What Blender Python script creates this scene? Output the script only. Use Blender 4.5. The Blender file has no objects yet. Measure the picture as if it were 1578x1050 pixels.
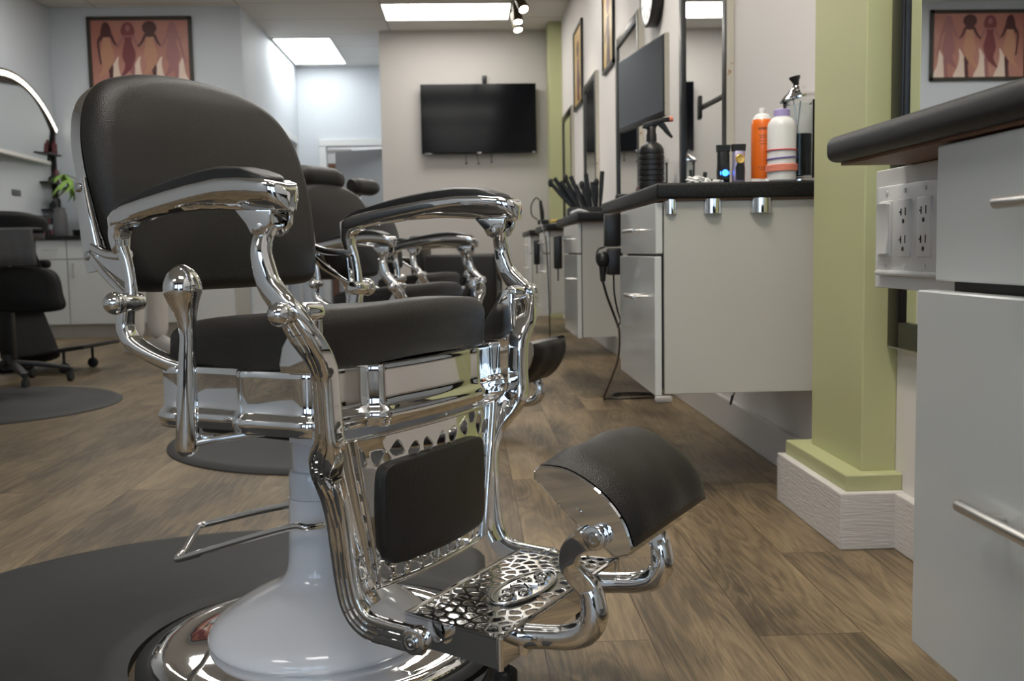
import bpy, bmesh, math, random
from mathutils import Vector, Matrix
random.seed(7)
C = bpy.context.scene.collection
PI = math.pi

# ------------------------------------------------------------------ materials
def mat(name, col=(.5, .5, .5), rough=.5, metal=0., spec=.5, coat=0., coat_rough=.1, emit=None, estr=0., trans=0., ior=1.45, alpha=1.):
    m = bpy.data.materials.new(name); m.use_nodes = True
    b = m.node_tree.nodes['Principled BSDF']
    b.inputs['Base Color'].default_value = (*col, 1)
    b.inputs['Roughness'].default_value = rough
    b.inputs['Metallic'].default_value = metal
    b.inputs['Specular IOR Level'].default_value = spec
    b.inputs['Coat Weight'].default_value = coat
    b.inputs['Coat Roughness'].default_value = coat_rough
    b.inputs['Transmission Weight'].default_value = trans
    b.inputs['IOR'].default_value = ior
    b.inputs['Alpha'].default_value = alpha
    if emit:
        b.inputs['Emission Color'].default_value = (*emit, 1)
        b.inputs['Emission Strength'].default_value = estr
    return m

def nt(m):
    return m.node_tree, m.node_tree.nodes, m.node_tree.links, m.node_tree.nodes['Principled BSDF']

def add_bump(m, scale, strength, dist=.002, kind='noise', detail=4, stretch=None):
    t, N, L, b = nt(m)
    tc = N.new('ShaderNodeTexCoord'); mp = N.new('ShaderNodeMapping')
    if stretch: mp.inputs['Scale'].default_value = stretch
    L.new(tc.outputs['Object'], mp.inputs['Vector'])
    if kind == 'noise':
        x = N.new('ShaderNodeTexNoise'); x.inputs['Scale'].default_value = scale; x.inputs['Detail'].default_value = detail; out = x.outputs['Fac']
    else:
        x = N.new('ShaderNodeTexVoronoi'); x.inputs['Scale'].default_value = scale; out = x.outputs['Distance']
    L.new(mp.outputs['Vector'], x.inputs['Vector'])
    bp = N.new('ShaderNodeBump'); bp.inputs['Strength'].default_value = strength; bp.inputs['Distance'].default_value = dist
    L.new(out, bp.inputs['Height']); L.new(bp.outputs['Normal'], b.inputs['Normal'])
    return m

def add_var(m, c1, c2, scale, detail=5, lo=.35, hi=.65, stretch=None, rough=None):
    t, N, L, b = nt(m)
    tc = N.new('ShaderNodeTexCoord'); mp = N.new('ShaderNodeMapping')
    if stretch: mp.inputs['Scale'].default_value = stretch
    L.new(tc.outputs['Object'], mp.inputs['Vector'])
    x = N.new('ShaderNodeTexNoise'); x.inputs['Scale'].default_value = scale; x.inputs['Detail'].default_value = detail
    L.new(mp.outputs['Vector'], x.inputs['Vector'])
    r = N.new('ShaderNodeValToRGB'); r.color_ramp.elements[0].position = lo; r.color_ramp.elements[1].position = hi
    r.color_ramp.elements[0].color = (*c1, 1); r.color_ramp.elements[1].color = (*c2, 1)
    L.new(x.outputs['Fac'], r.inputs['Fac']); L.new(r.outputs['Color'], b.inputs['Base Color'])
    if rough:
        mr = N.new('ShaderNodeMapRange'); mr.inputs['To Min'].default_value = rough[0]; mr.inputs['To Max'].default_value = rough[1]
        L.new(x.outputs['Fac'], mr.inputs['Value']); L.new(mr.outputs['Result'], b.inputs['Roughness'])
    return m

M = {}
M['chrome'] = mat('chrome', (.80, .80, .80), .03, 1.)
M['brushed'] = mat('brushed_steel', (.62, .60, .57), .28, 1.)
M['darkchrome'] = mat('cast_chrome', (.55, .55, .55), .16, 1.)
M['darkreflect'] = mat('chrome_dark_reflections', (.50, .50, .50), .14, 1.)  # chrome with darker reflections put into its colour, for the foot plate lattice
M['leather'] = add_bump(mat('black_leather', (.0185, .0164, .014), .41, spec=.45), 520, .35, .0014, 'voronoi')
M['armpad'] = mat('black_arm_pad', (.018, .018, .018), .38)
M['enamel'] = mat('white_enamel', (.80, .80, .82), .14, coat=.6, coat_rough=.03)
M['rubber'] = mat('black_rubber', (.018, .018, .018), .55)
M['mat'] = add_var(mat('grey_mat_vinyl', (.04, .04, .04), .6), (.026, .026, .026), (.040, .039, .038), 5, rough=(.5, .68))
add_bump(M['mat'], 160, .12, .001)
M['white_gloss'] = mat('white_gloss_laminate', (.60, .62, .61), .16, coat=.15, coat_rough=.05)
M['white_panel'] = mat('white_cabinet_panel', (.50, .49, .45), .22, coat=.1)
M['worktop'] = add_var(mat('black_stone_worktop', (.02, .02, .02), .2, spec=.3), (.007, .007, .007), (.026, .025, .024), 190, 6, .42, .72, rough=(.34, .55))
M['chipboard'] = mat('brown_underside', (.20, .10, .055), .5)
M['black'] = mat('black_plastic', (.012, .012, .012), .35)
M['blackmatte'] = mat('black_fabric', (.011, .011, .011), .75, spec=.3)
M['screen'] = mat('screen_glass', (.003, .0035, .005), .12, spec=.22)
M['monitor_glass'] = mat('monitor_glass', (.018, .021, .028), .17, spec=.6)
M['mirror'] = mat('mirror_silver', (.90, .91, .90), .004, 1.)
M['frame_black'] = mat('black_mirror_frame', (.012, .0115, .011), .32)
M['frame_edge'] = add_var(mat('worn_silver_edge', (.5, .45, .36), .4), (.40, .25, .15), (.60, .56, .47), 40, 3, .30, .36)
M['green'] = add_bump(mat('sage_green_paint', (.49, .505, .275), .5), 260, .12, .001)
M['wall_pink'] = add_bump(mat('warm_grey_wall_paint', (.76, .735, .715), .6), 300, .06, .001)
M['wall_beige'] = mat('beige_wall_paint', (.55, .525, .50), .65)
M['wall_blue'] = mat('cool_grey_wall_paint', (.57, .61, .655), .65)
M['wall_hall'] = mat('pale_blue_grey_paint', (.60, .625, .65), .6)
M['wall_dark'] = mat('charcoal_for_reflections', (.055, .055, .058), .6)
M['white_paint'] = mat('white_trim_paint', (.70, .69, .67), .45)
M['baseboard'] = add_bump(mat('white_grained_baseboard', (.68, .66, .64), .5), 30, .5, .004, stretch=(1, 1, 9), detail=6)
M['gold'] = mat('gold_paint', (.75, .50, .14), .3, .6)
M['plastic_white'] = mat('white_plastic', (.72, .72, .71), .3)
M['slot'] = mat('outlet_slot', (.03, .03, .03), .6)
M['orange'] = mat('orange_can', (.80, .16, .012), .3, coat=.3)
M['lilac'] = mat('lilac_plastic', (.40, .33, .62), .3)
M['coral'] = mat('coral_band', (.75, .25, .17), .6)
M['red'] = mat('red_band', (.62, .04, .05), .5)
M['navy'] = mat('purple_band', (.10, .06, .34), .5)
M['tissue'] = mat('white_tissue', (.78, .78, .76), .8)
M['blue_led'] = mat('blue_led', (.0, .05, .3), .3, emit=(.03, .18, 1.), estr=5)
M['bluefluid'] = mat('dark_disinfectant', (.006, .014, .022), .1)
M['lampon'] = mat('lamp_diffuser', (.9, .9, .9), .5, emit=(1., .97, .915), estr=8.5)
M['lampcool'] = mat('lamp_diffuser_cool', (.9, .9, .9), .5, emit=(.93, .98, 1.), estr=6.5)
M['ledwarm'] = mat('led_strip', (.9, .9, .9), .5, emit=(1., .90, .72), estr=4.)
M['spot'] = mat('spot_lens', (.9, .9, .9), .5, emit=(1., .86, .68), estr=30.)
M['bronze'] = mat('dark_bronze_metal', (.10, .085, .06), .35, .7)
M['leaf'] = mat('green_leaf', (.24, .40, .09), .5)
M['trunk'] = mat('brown_trunk', (.13, .075, .04), .8)
M['towel'] = add_bump(mat('grey_towel', (.12, .12, .125), .9), 250, .5, .003)
M['skin'] = mat('skin', (.42, .25, .17), .5)
M['trousers'] = mat('off_white_trousers', (.64, .61, .57), .8)
M['shirt'] = mat('grey_shirt', (.16, .16, .17), .8)
M['hair'] = mat('dark_hair', (.02, .014, .01), .6)
M['shoe'] = mat('white_shoe', (.62, .60, .57), .5)
M['pic_bg'] = add_var(mat('print_terracotta', (.42, .18, .14), .4), (.38, .145, .11), (.50, .25, .20), 2.2)
M['pic_dark'] = mat('print_dark_brown', (.085, .03, .03), .4)
M['pic_tan'] = mat('print_tan', (.50, .26, .165), .4)
M['pic_wine'] = mat('print_wine', (.20, .055, .06), .4)
M['pic_rose'] = mat('print_rose', (.33, .14, .14), .4)
M['pic_pale'] = mat('print_pale', (.78, .62, .52), .4)
M['pic_yellow'] = add_var(mat('print_yellow', (.70, .45, .10), .4), (.72, .42, .07), (.78, .62, .33), 3)
M['grey_door'] = mat('grey_door_paint', (.40, .40, .40), .5)
M['ground'] = mat('outside_ground', (.35, .35, .34), .9)

def glass_mat():
    m = bpy.data.materials.new('clear_pane'); m.use_nodes = True
    N, L = m.node_tree.nodes, m.node_tree.links; N.clear()
    o = N.new('ShaderNodeOutputMaterial'); mx = N.new('ShaderNodeMixShader'); fr = N.new('ShaderNodeFresnel')
    tr = N.new('ShaderNodeBsdfTransparent'); gl = N.new('ShaderNodeBsdfGlossy'); gl.inputs['Roughness'].default_value = .01
    fr.inputs['IOR'].default_value = 1.22; tr.inputs['Color'].default_value = (.93, .95, .95, 1)
    L.new(fr.outputs[0], mx.inputs[0]); L.new(tr.outputs[0], mx.inputs[1]); L.new(gl.outputs[0], mx.inputs[2]); L.new(mx.outputs[0], o.inputs[0])
    return m
M['glass'] = glass_mat()

def floor_mat():
    m = mat('oak_vinyl_planks', (.25, .18, .12), .38, spec=.34)
    t, N, L, b = nt(m)
    tc = N.new('ShaderNodeTexCoord')
    mp = N.new('ShaderNodeMapping'); mp.inputs['Rotation'].default_value = (0, 0, PI / 2); mp.inputs['Location'].default_value = (.4, .07, 0)
    L.new(tc.outputs['Object'], mp.inputs['Vector'])
    br = N.new('ShaderNodeTexBrick'); br.offset = .37; br.inputs['Scale'].default_value = 1.
    br.inputs['Brick Width'].default_value = 1.2; br.inputs['Row Height'].default_value = .18
    br.inputs['Mortar Size'].default_value = .0011; br.inputs['Mortar Smooth'].default_value = .3; br.inputs['Bias'].default_value = 0
    br.inputs['Color1'].default_value = (0, 0, 0, 1); br.inputs['Color2'].default_value = (1, 1, 1, 1); br.inputs['Mortar'].default_value = (.5, .5, .5, 1)
    L.new(mp.outputs['Vector'], br.inputs['Vector'])
    # a different patch of grain on every plank
    sep = N.new('ShaderNodeSeparateColor'); L.new(br.outputs['Color'], sep.inputs['Color'])
    mul = N.new('ShaderNodeMath'); mul.operation = 'MULTIPLY'; mul.inputs[1].default_value = 37.; L.new(sep.outputs[0], mul.inputs[0])
    comb = N.new('ShaderNodeCombineXYZ'); L.new(mul.outputs[0], comb.inputs['Z']); L.new(mul.outputs[0], comb.inputs['X'])
    va = N.new('ShaderNodeVectorMath'); va.operation = 'ADD'; L.new(mp.outputs['Vector'], va.inputs[0]); L.new(comb.outputs[0], va.inputs[1])
    mg = N.new('ShaderNodeMapping'); mg.inputs['Scale'].default_value = (1.1, 7.5, 1); L.new(va.outputs[0], mg.inputs['Vector'])
    n1 = N.new('ShaderNodeTexNoise'); n1.inputs['Scale'].default_value = 1.7; n1.inputs['Detail'].default_value = 3; n1.inputs['Distortion'].default_value = .9
    L.new(mg.outputs[0], n1.inputs['Vector'])
    # growth rings = bands of the low noise
    sn = N.new('ShaderNodeMath'); sn.operation = 'MULTIPLY'; sn.inputs[1].default_value = 46.; L.new(n1.outputs['Fac'], sn.inputs[0])
    si = N.new('ShaderNodeMath'); si.operation = 'SINE'; L.new(sn.outputs[0], si.inputs[0])
    mg2 = N.new('ShaderNodeMapping'); mg2.inputs['Scale'].default_value = (3, 60, 1); L.new(va.outputs[0], mg2.inputs['Vector'])
    n2 = N.new('ShaderNodeTexNoise'); n2.inputs['Scale'].default_value = 3.; n2.inputs['Detail'].default_value = 6; n2.inputs['Roughness'].default_value = .6
    L.new(mg2.outputs[0], n2.inputs['Vector'])
    n3 = N.new('ShaderNodeTexNoise'); n3.inputs['Scale'].default_value = 1.5; n3.inputs['Detail'].default_value = 2
    mg3 = N.new('ShaderNodeMapping'); mg3.inputs['Scale'].default_value = (1.4, 4, 1); L.new(va.outputs[0], mg3.inputs['Vector']); L.new(mg3.outputs[0], n3.inputs['Vector'])
    def madd(a, k, c):
        q = N.new('ShaderNodeMath'); q.operation = 'MULTIPLY_ADD'; q.inputs[1].default_value = k
        L.new(a, q.inputs[0])
        if isinstance(c, float): q.inputs[2].default_value = c
        else: L.new(c, q.inputs[2])
        return q.outputs[0]
    s = madd(si.outputs[0], .055, 0.)
    s = madd(n2.outputs['Fac'], .55, s)
    s = madd(n3.outputs['Fac'], .75, s)
    s = madd(sep.outputs[0], .12, s)
    r = N.new('ShaderNodeValToRGB'); e = r.color_ramp.elements
    e[0].position = .40; e[0].color = (.050, .037, .026, 1); e[1].position = 1.0; e[1].color = (.335, .252, .150, 1)
    k = r.color_ramp.elements.new(.58); k.color = (.112, .084, .052, 1)
    k = r.color_ramp.elements.new(.76); k.color = (.215, .160, .096, 1)
    L.new(s, r.inputs['Fac'])
    mx = N.new('ShaderNodeMix'); mx.data_type = 'RGBA'; mx.blend_type = 'MULTIPLY'
    L.new(br.outputs['Fac'], mx.inputs['Factor']); L.new(r.outputs['Color'], mx.inputs['A']); mx.inputs['B'].default_value = (.3, .27, .25, 1)
    L.new(mx.outputs['Result'], b.inputs['Base Color'])
    bp = N.new('ShaderNodeBump'); bp.inputs['Strength'].default_value = .12; bp.inputs['Distance'].default_value = .002
    L.new(n2.outputs['Fac'], bp.inputs['Height']); L.new(bp.outputs['Normal'], b.inputs['Normal'])
    mr = N.new('ShaderNodeMapRange'); mr.inputs['To Min'].default_value = .34; mr.inputs['To Max'].default_value = .52
    L.new(n2.outputs['Fac'], mr.inputs['Value']); L.new(mr.outputs['Result'], b.inputs['Roughness'])
    return m
M['floor'] = floor_mat()

def ceil_mat():
    m = mat('ceiling_tile', (.66, .64, .61), .8)
    t, N, L, b = nt(m)
    tc = N.new('ShaderNodeTexCoord'); mp = N.new('ShaderNodeMapping'); mp.inputs['Location'].default_value = (-.50, -.29, 0)
    L.new(tc.outputs['Object'], mp.inputs['Vector'])
    br = N.new('ShaderNodeTexBrick'); br.offset = 0.; br.inputs['Scale'].default_value = 1.
    br.inputs['Brick Width'].default_value = 1.22; br.inputs['Row Height'].default_value = .61; br.inputs['Mortar Size'].default_value = .012; br.inputs['Mortar Smooth'].default_value = .2
    br.inputs['Color1'].default_value = (.68, .655, .625, 1); br.inputs['Color2'].default_value = (.66, .635, .605, 1); br.inputs['Mortar'].default_value = (.50, .47, .44, 1)
    L.new(mp.outputs[0], br.inputs['Vector']); L.new(br.outputs['Color'], b.inputs['Base Color'])
    return m
M['ceiling'] = ceil_mat()

# ------------------------------------------------------------------ mesh helpers
def catmull(pts, n, closed=False):
    P = [Vector(p) for p in pts]; out = []
    m = len(P); segs = m if closed else m - 1
    for i in range(n if closed else n + 1):
        t = i / n * segs; k = min(int(t), segs - 1); u = t - k
        g = (lambda j: P[j % m]) if closed else (lambda j: P[max(0, min(m - 1, j))])
        a, b, c, d = g(k - 1), g(k), g(k + 1), g(k + 2)
        if not closed:
            if k == 0: a = b * 2 - c
            if k == segs - 1: d = c * 2 - b
        out.append(.5 * ((2 * b) + (c - a) * u + (2 * a - 5 * b + 4 * c - d) * u * u + (-a + 3 * b - 3 * c + d) * u ** 3))
    return out

class MB:
    def __init__(s):
        s.bm = bmesh.new(); s.mi = 0
    def _tag(s, faces):
        for f in faces: f.material_index = s.mi
    def _m(s, verts, mtx):
        if mtx is not None: bmesh.ops.transform(s.bm, matrix=mtx, verts=verts)
    def box(s, x0, x1, y0, y1, z0, z1, bev=0., seg=2, mtx=None):
        r = bmesh.ops.create_cube(s.bm, size=1.); v = r['verts']
        for w in v:
            w.co = Vector((x0 + (w.co.x + .5) * (x1 - x0), y0 + (w.co.y + .5) * (y1 - y0), z0 + (w.co.z + .5) * (z1 - z0)))
        fs = {f for w in v for f in w.link_faces}
        if bev > 0:
            ed = list({e for f in fs for e in f.edges})
            q = bmesh.ops.bevel(s.bm, geom=ed, offset=bev, segments=seg, affect='EDGES', profile=.5, clamp_overlap=True)
            fs = {f for f in s.bm.faces if f.is_valid and (f in fs or f in q['faces'])}
            v = list({w for f in fs for w in f.verts})
        s._tag(fs); s._m(v, mtx); return s
    def grid(s, rows, closed=False, cap0=False, cap1=False, flip=False):
        V = [[s.bm.verts.new(p) for p in r] for r in rows]; n = len(rows[0]); fs = []
        for i in range(len(V) - 1):
            for j in range(n if closed else n - 1):
                q = [V[i][j], V[i][(j + 1) % n], V[i + 1][(j + 1) % n], V[i + 1][j]]
                fs.append(s.bm.faces.new(q[::-1] if flip else q))
        if cap0: fs.append(s.bm.faces.new(V[0] if flip else V[0][::-1]))
        if cap1: fs.append(s.bm.faces.new(V[-1][::-1] if flip else V[-1]))
        s._tag(fs); return V
    def tube(s, pts, r, n=12, samples=0, closed=False):
        P = catmull(pts, samples, closed) if samples else [Vector(p) for p in pts]
        R = r if isinstance(r, (list, tuple)) else None
        rows = []; N = None; m = len(P)
        for i, p in enumerate(P):
            if closed: T = (P[(i + 1) % m] - P[i - 1]).normalized()
            else: T = (P[min(i + 1, m - 1)] - P[max(i - 1, 0)]).normalized()
            if N is None: N = T.orthogonal().normalized()
            N = (N - T * N.dot(T)).normalized(); B = T.cross(N)
            if R:
                t = i / (m - 1) * (len(R) - 1); k = min(int(t), len(R) - 2); rr = R[k] + (R[k + 1] - R[k]) * (t - k)
            else: rr = r
            rows.append([p + (N * math.cos(a) + B * math.sin(a)) * rr for a in (2 * PI * j / n for j in range(n))])
        if closed: rows.append(rows[0])
        s.grid(rows, True, not closed, not closed); return s
    def cyl(s, a, b, r, r2=None, n=24, bev=0.):
        a, b = Vector(a), Vector(b); r2 = r if r2 is None else r2; T = (b - a); L = T.length; T.normalize()
        if bev: prof = [(r - bev, 0), (r - bev * .3, bev * .3), (r, bev), (r2, L - bev), (r2 - bev * .3, L - bev * .3), (r2 - bev, L)]
        else: prof = [(r, 0), (r2, L)]
        N = T.orthogonal().normalized(); B = T.cross(N)
        s.grid([[a + T * z + (N * math.cos(2 * PI * j / n) + B * math.sin(2 * PI * j / n)) * q for j in range(n)] for q, z in prof], True, True, True)
        return s
    def lathe(s, prof, c=(0, 0, 0), n=48, cap=True, mtx=None):
        c = Vector(c); rows = [[c + Vector((r * math.cos(2 * PI * j / n), r * math.sin(2 * PI * j / n), z)) for j in range(n)] for r, z in prof]
        V = s.grid(rows, True, cap, cap)
        s._m([v for r in V for v in r], mtx); return s
    def ball(s, c, r, sx=1, sy=1, sz=1, n=16):
        q = bmesh.ops.create_uvsphere(s.bm, u_segments=n, v_segments=n // 2 + 2, radius=r)
        for v in q['verts']: v.co = Vector((v.co.x * sx, v.co.y * sy, v.co.z * sz)) + Vector(c)
        s._tag({f for v in q['verts'] for f in v.link_faces}); return s
    def prism(s, poly, axis, a, b, bev=0., seg=2, smooth=0):
        """polygon in the plane across `axis` ('x': (y,z), 'y': (x,z), 'z': (x,y)) pulled from a to b"""
        if smooth: poly = [(p.x, p.y) for p in catmull([(u, v, 0) for u, v in poly], smooth, True)]
        def P(u, v, w): return {'x': (w, u, v), 'y': (u, w, v), 'z': (u, v, w)}[axis]
        A = [s.bm.verts.new(P(u, v, a)) for u, v in poly]; B = [s.bm.verts.new(P(u, v, b)) for u, v in poly]; n = len(poly)
        fs = [s.bm.faces.new(A), s.bm.faces.new(B[::-1])]
        for i in range(n): fs.append(s.bm.faces.new([A[i], B[i], B[(i + 1) % n], A[(i + 1) % n]]))
        bmesh.ops.recalc_face_normals(s.bm, faces=fs)
        if bev:
            ed = [e for f in fs[:2] for e in f.edges]
            q = bmesh.ops.bevel(s.bm, geom=ed, offset=bev, segments=seg, affect='EDGES', profile=.5, clamp_overlap=True)
            fs = [f for f in fs if f.is_valid] + list(q['faces'])
        s._tag([f for f in fs if f.is_valid]); return s
    def ribbon(s, pts, w, t, samples=40, outer=(0, -1, 0), groove=0., cr=.35, caps=True):
        """flat bar along a path; w = width along the binormal, t = thickness along `outer`; w/t may be lists"""
        P = catmull(pts, samples); m = len(P); rows = []
        def val(x, i):
            if not isinstance(x, (list, tuple)): return x
            q = i / (m - 1) * (len(x) - 1); k = min(int(q), len(x) - 2); return x[k] + (x[k + 1] - x[k]) * (q - k)
        for i, p in enumerate(P):
            T = (P[min(i + 1, m - 1)] - P[max(i - 1, 0)]).normalized(); O = Vector(outer)
            N = (O - T * O.dot(T)).normalized(); B = T.cross(N)
            W, H = val(w, i) / 2, val(t, i) / 2; r = min(W, H) * cr * 2
            r = min(r, W * .98, H * .98); sec = []
            for cx, cy, a0 in ((W - r, H - r, 0), (-W + r, H - r, PI / 2), (-W + r, -H + r, PI), (W - r, -H + r, 1.5 * PI)):
                for k in range(5):
                    a = a0 + k / 4 * PI / 2; sec.append((cx + r * math.cos(a), cy + r * math.sin(a)))
                if groove and a0 == 0:
                    for b_, g in ((.62, 0), (.52, -1), (.40, -1), (.30, .25), (.20, .25), (.10, -1), (-.10, -1), (-.20, .25), (-.30, .25), (-.40, -1), (-.52, -1), (-.62, 0)):
                        sec.append(((W - r) * b_ * 1.25 if abs(b_) > .6 else W * b_, H + g * groove))
            rows.append([p + B * u + N * v for u, v in sec])
        s.grid(rows, True, caps, caps); return s
    def pillow(s, outline, fmap, edge, rr, crown, n=72, back=True):
        O = catmull([(u, v, 0) for u, v in outline], n, True)
        c = sum(O, Vector()) / n; R = sum((p - c).length for p in O) / n; rings = []
        if back: rings += [(.0, 0), (.96, 0)]
        rings += [(1, 0), (1, edge - rr)]
        for k in range(1, 7):
            a = k / 6 * PI / 2; rings.append((1 - rr / R * (1 - math.cos(a)), edge - rr + rr * math.sin(a)))
        s0 = rings[-1][0]
        for q in (.94, .86, .75, .62, .48, .33, .18, .06):
            rings.append((s0 * q, edge + crown * (1 - q ** 2.4)))
        rows = [[fmap(c.x + (p.x - c.x) * max(k, .001), c.y + (p.y - c.y) * max(k, .001), h) for p in O] for k, h in rings]
        s.grid(rows, True, False, True); return s
    def poly(s, pts):
        f = s.bm.faces.new([s.bm.verts.new(p) for p in pts]); s._tag([f]); return f
    def build(s, name, m, parent=None, smooth=35, fix=True):
        if fix: bmesh.ops.recalc_face_normals(s.bm, faces=s.bm.faces)
        me = bpy.data.meshes.new(name); s.bm.to_mesh(me); s.bm.free()
        for q in (m if isinstance(m, (list, tuple)) else [m]): me.materials.append(M[q] if isinstance(q, str) else q)
        if smooth:
            me.shade_smooth(); me.set_sharp_from_angle(angle=math.radians(smooth))
        o = bpy.data.objects.new(name, me); C.objects.link(o)
        if parent is not None: o.parent = parent
        return o

def thing(name, label, cat, loc=(0, 0, 0), rotz=0., group=None):
    o = bpy.data.objects.new(name, None); C.objects.link(o); o.location = loc; o.rotation_euler = (0, 0, rotz); o.empty_display_size = .05
    return tag(o, label, cat, group)
def tag(o, label, cat, group=None):
    o['label'] = label; o['category'] = cat
    if group: o['group'] = group
    return o
def struct(o):
    o['kind'] = 'structure'; return o
def dup(root, loc, rotz, label, group=None, skip=()):
    r = root.copy(); C.objects.link(r); r.location = loc; r.rotation_euler = (0, 0, rotz); r['label'] = label
    if group: r['group'] = group
    for ch in list(root.children):
        if ch.name.split('.')[0] in skip: continue
        c = ch.copy(); C.objects.link(c); c.parent = r
        for g in list(ch.children):
            d = g.copy(); C.objects.link(d); d.parent = c
    return r
def partlabel(o, t):
    o['label'] = t; return o

# ------------------------------------------------------------------ camera
FPX = 1534.
cam = bpy.data.cameras.new('camera'); camo = bpy.data.objects.new('camera', cam); C.objects.link(camo)
cam.sensor_width = 36.; cam.lens = FPX / 1578. * 36.; cam.clip_start = .02; cam.clip_end = 200
yaw, pitch, roll, H = math.atan(64 / FPX), math.atan(137 / FPX), .018, .65
fw = Vector((math.sin(yaw) * math.cos(pitch), math.cos(yaw) * math.cos(pitch), -math.sin(pitch)))
rt = Vector((math.cos(yaw), -math.sin(yaw), 0)); up = rt.cross(fw)
r2 = rt * math.cos(roll) - up * math.sin(roll); u2 = up * math.cos(roll) + rt * math.sin(roll)
camo.matrix_world = Matrix(((r2.x, u2.x, -fw.x, 0), (r2.y, u2.y, -fw.y, 0), (r2.z, u2.z, -fw.z, H), (0, 0, 0, 1)))
cam.dof.use_dof = True; cam.dof.focus_distance = 1.42; cam.dof.aperture_fstop = 9.5
bpy.context.scene.camera = camo

# ================================================================== SETTING
XL, XR, YB, YF, ZC = -3.56, .92, 9.95, -3.6, 2.81
def wall(name, m, *boxes):
    b = MB()
    for q in boxes: b.box(*q)
    return struct(b.build(name, m, smooth=0))
wall('floor', 'floor', (-6.5, 3, YF - 3.5, 14.5, -.06, 0))
struct(MB().box(XL - .1, XR + .1, YF - .1, 14.2, ZC, ZC + .06).build('ceiling', 'ceiling', smooth=0))
wall('wall_right', 'wall_pink', (XR, XR + .1, YF, YB + .1, 0, ZC))
wall('wall_back', 'wall_beige', (-.83, XR, YB, YB + .1, 0, ZC))
wall('wall_left', 'wall_blue', (XL - .1, XL, YF, 8.93, 0, ZC))
wall('wall_back_left', 'wall_blue', (XL - .1, -1.93, 8.93, 9.03, 0, ZC))
wall('wall_hall_left', 'wall_hall', (-2.03, -1.93, 9.03, 10.55, 0, ZC), (-2.03, -1.93, 11.45, 11.8, 0, ZC), (-2.03, -1.93, 10.55, 11.45, 1.9, ZC))
wall('wall_hall_right', 'wall_hall', (-.83, -.73, YB + .1, 11.8, 0, ZC))
wall('wall_hall_back', 'wall_hall', (-2.03, -1.62, 11.75, 11.85, 0, ZC), (-.95, -.73, 11.75, 11.85, 0, ZC), (-1.62, -.95, 11.75, 11.85, 1.9, ZC))
wall('wall_storeroom', 'wall_hall', (-2.6, .3, 13.6, 13.7, 0, ZC), (-2.7, -2.6, 11.85, 13.7, 0, ZC), (.3, .4, 11.85, 13.7, 0, ZC), (-3.3, -3.2, 9.03, 11.8, 0, ZC))
# storefront behind the camera: two large windows and a glazed door in a wall darkened for the chrome's reflections
wall('wall_front', 'wall_dark', (XL, XR, YF - .1, YF, 2.35, ZC), (XL, -3.2, YF - .1, YF, 0, 2.35), (-1.75, -1.45, YF - .1, YF, 0, 2.35), (-.45, -.25, YF - .1, YF, 0, 2.35), (.75, XR, YF - .1, YF, 0, 2.35),
     (-3.2, -1.75, YF - .1, YF, 0, .7), (-.25, .75, YF - .1, YF, 0, .7))
for i, (a, b_, z0) in enumerate(((-3.2, -1.75, .7), (-1.45, -.45, 0), (-.25, .75, .7))):
    f = MB()
    f.box(a, a + .05, YF - .08, YF - .02, z0, 2.35); f.box(b_ - .05, b_, YF - .08, YF - .02, z0, 2.35); f.box(a, b_, YF - .08, YF - .02, z0, z0 + .06); f.box(a, b_, YF - .08, YF - .02, 2.29, 2.35)
    f.box((a + b_) / 2 - .02, (a + b_) / 2 + .02, YF - .08, YF - .02, z0, 2.35)
    wf = struct(f.build('window_%d' % (i + 1) if i != 1 else 'door_1', 'frame_black', smooth=0))
    MB().box(a + .05, b_ - .05, YF - .053, YF - .047, z0 + .06, 2.29).build('pane', 'glass', wf, smooth=0)
# baseboards
struct(MB().box(.90, XR, 2.49, YB, 0, .115, .003).box(.897, XR, -2, 2.05, 0, .122, .003).build('baseboard_right', 'baseboard', smooth=0))
struct(MB().box(-.83, .90, YB - .015, YB, 0, .13, .003).build('baseboard_back', 'white_paint', smooth=0))
struct(MB().box(-1.93, -1.915, 9.03, 10.48, 0, .12, .003).build('baseboard_hall', 'white_paint', smooth=0))
# green columns
struct(MB().box(.843, XR, 2.10, 2.415, .158, ZC, .003).build('pillar', 'green', smooth=0))
struct(MB().box(.797, XR, 2.065, 2.475, .123, .160, .003).build('trim_1', 'green', smooth=0))
struct(MB().box(.780, XR, 2.05, 2.49, 0, .124, .003).build('trim_2', 'baseboard', smooth=0))
struct(MB().box(.80, XR, YB - .35, YB - .02, .0, ZC, .003).build('pillar_far', 'green', smooth=0))
# hall door casings
c_ = MB()
for x0, x1 in ((-1.70, -1.62), (-.95, -.87)): c_.box(x0, x1, 11.72, 11.76, 0, 1.975, .004)
c_.box(-1.70, -.87, 11.715, 11.76, 1.9, 1.98, .004)
struct(c_.build('trim_3', 'white_paint', smooth=0))
c_ = MB().box(-1.935, -1.90, 10.47, 10.55, 0, 1.97, .004).box(-1.935, -1.90, 11.45, 11.53, 0, 1.97, .004).box(-1.935, -1.895, 10.47, 11.53, 1.9, 1.98, .004)
struct(c_.build('trim_4', 'white_paint', smooth=0))
dl = MB().box(0, .66, -.02, .02, .01, 1.88, .003, mtx=Matrix.Translation((-.955, 11.9, 0)) @ Matrix.Rotation(math.radians(157), 4, 'Z'))
dob = struct(dl.build('door_2', 'grey_door', smooth=0))

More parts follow.
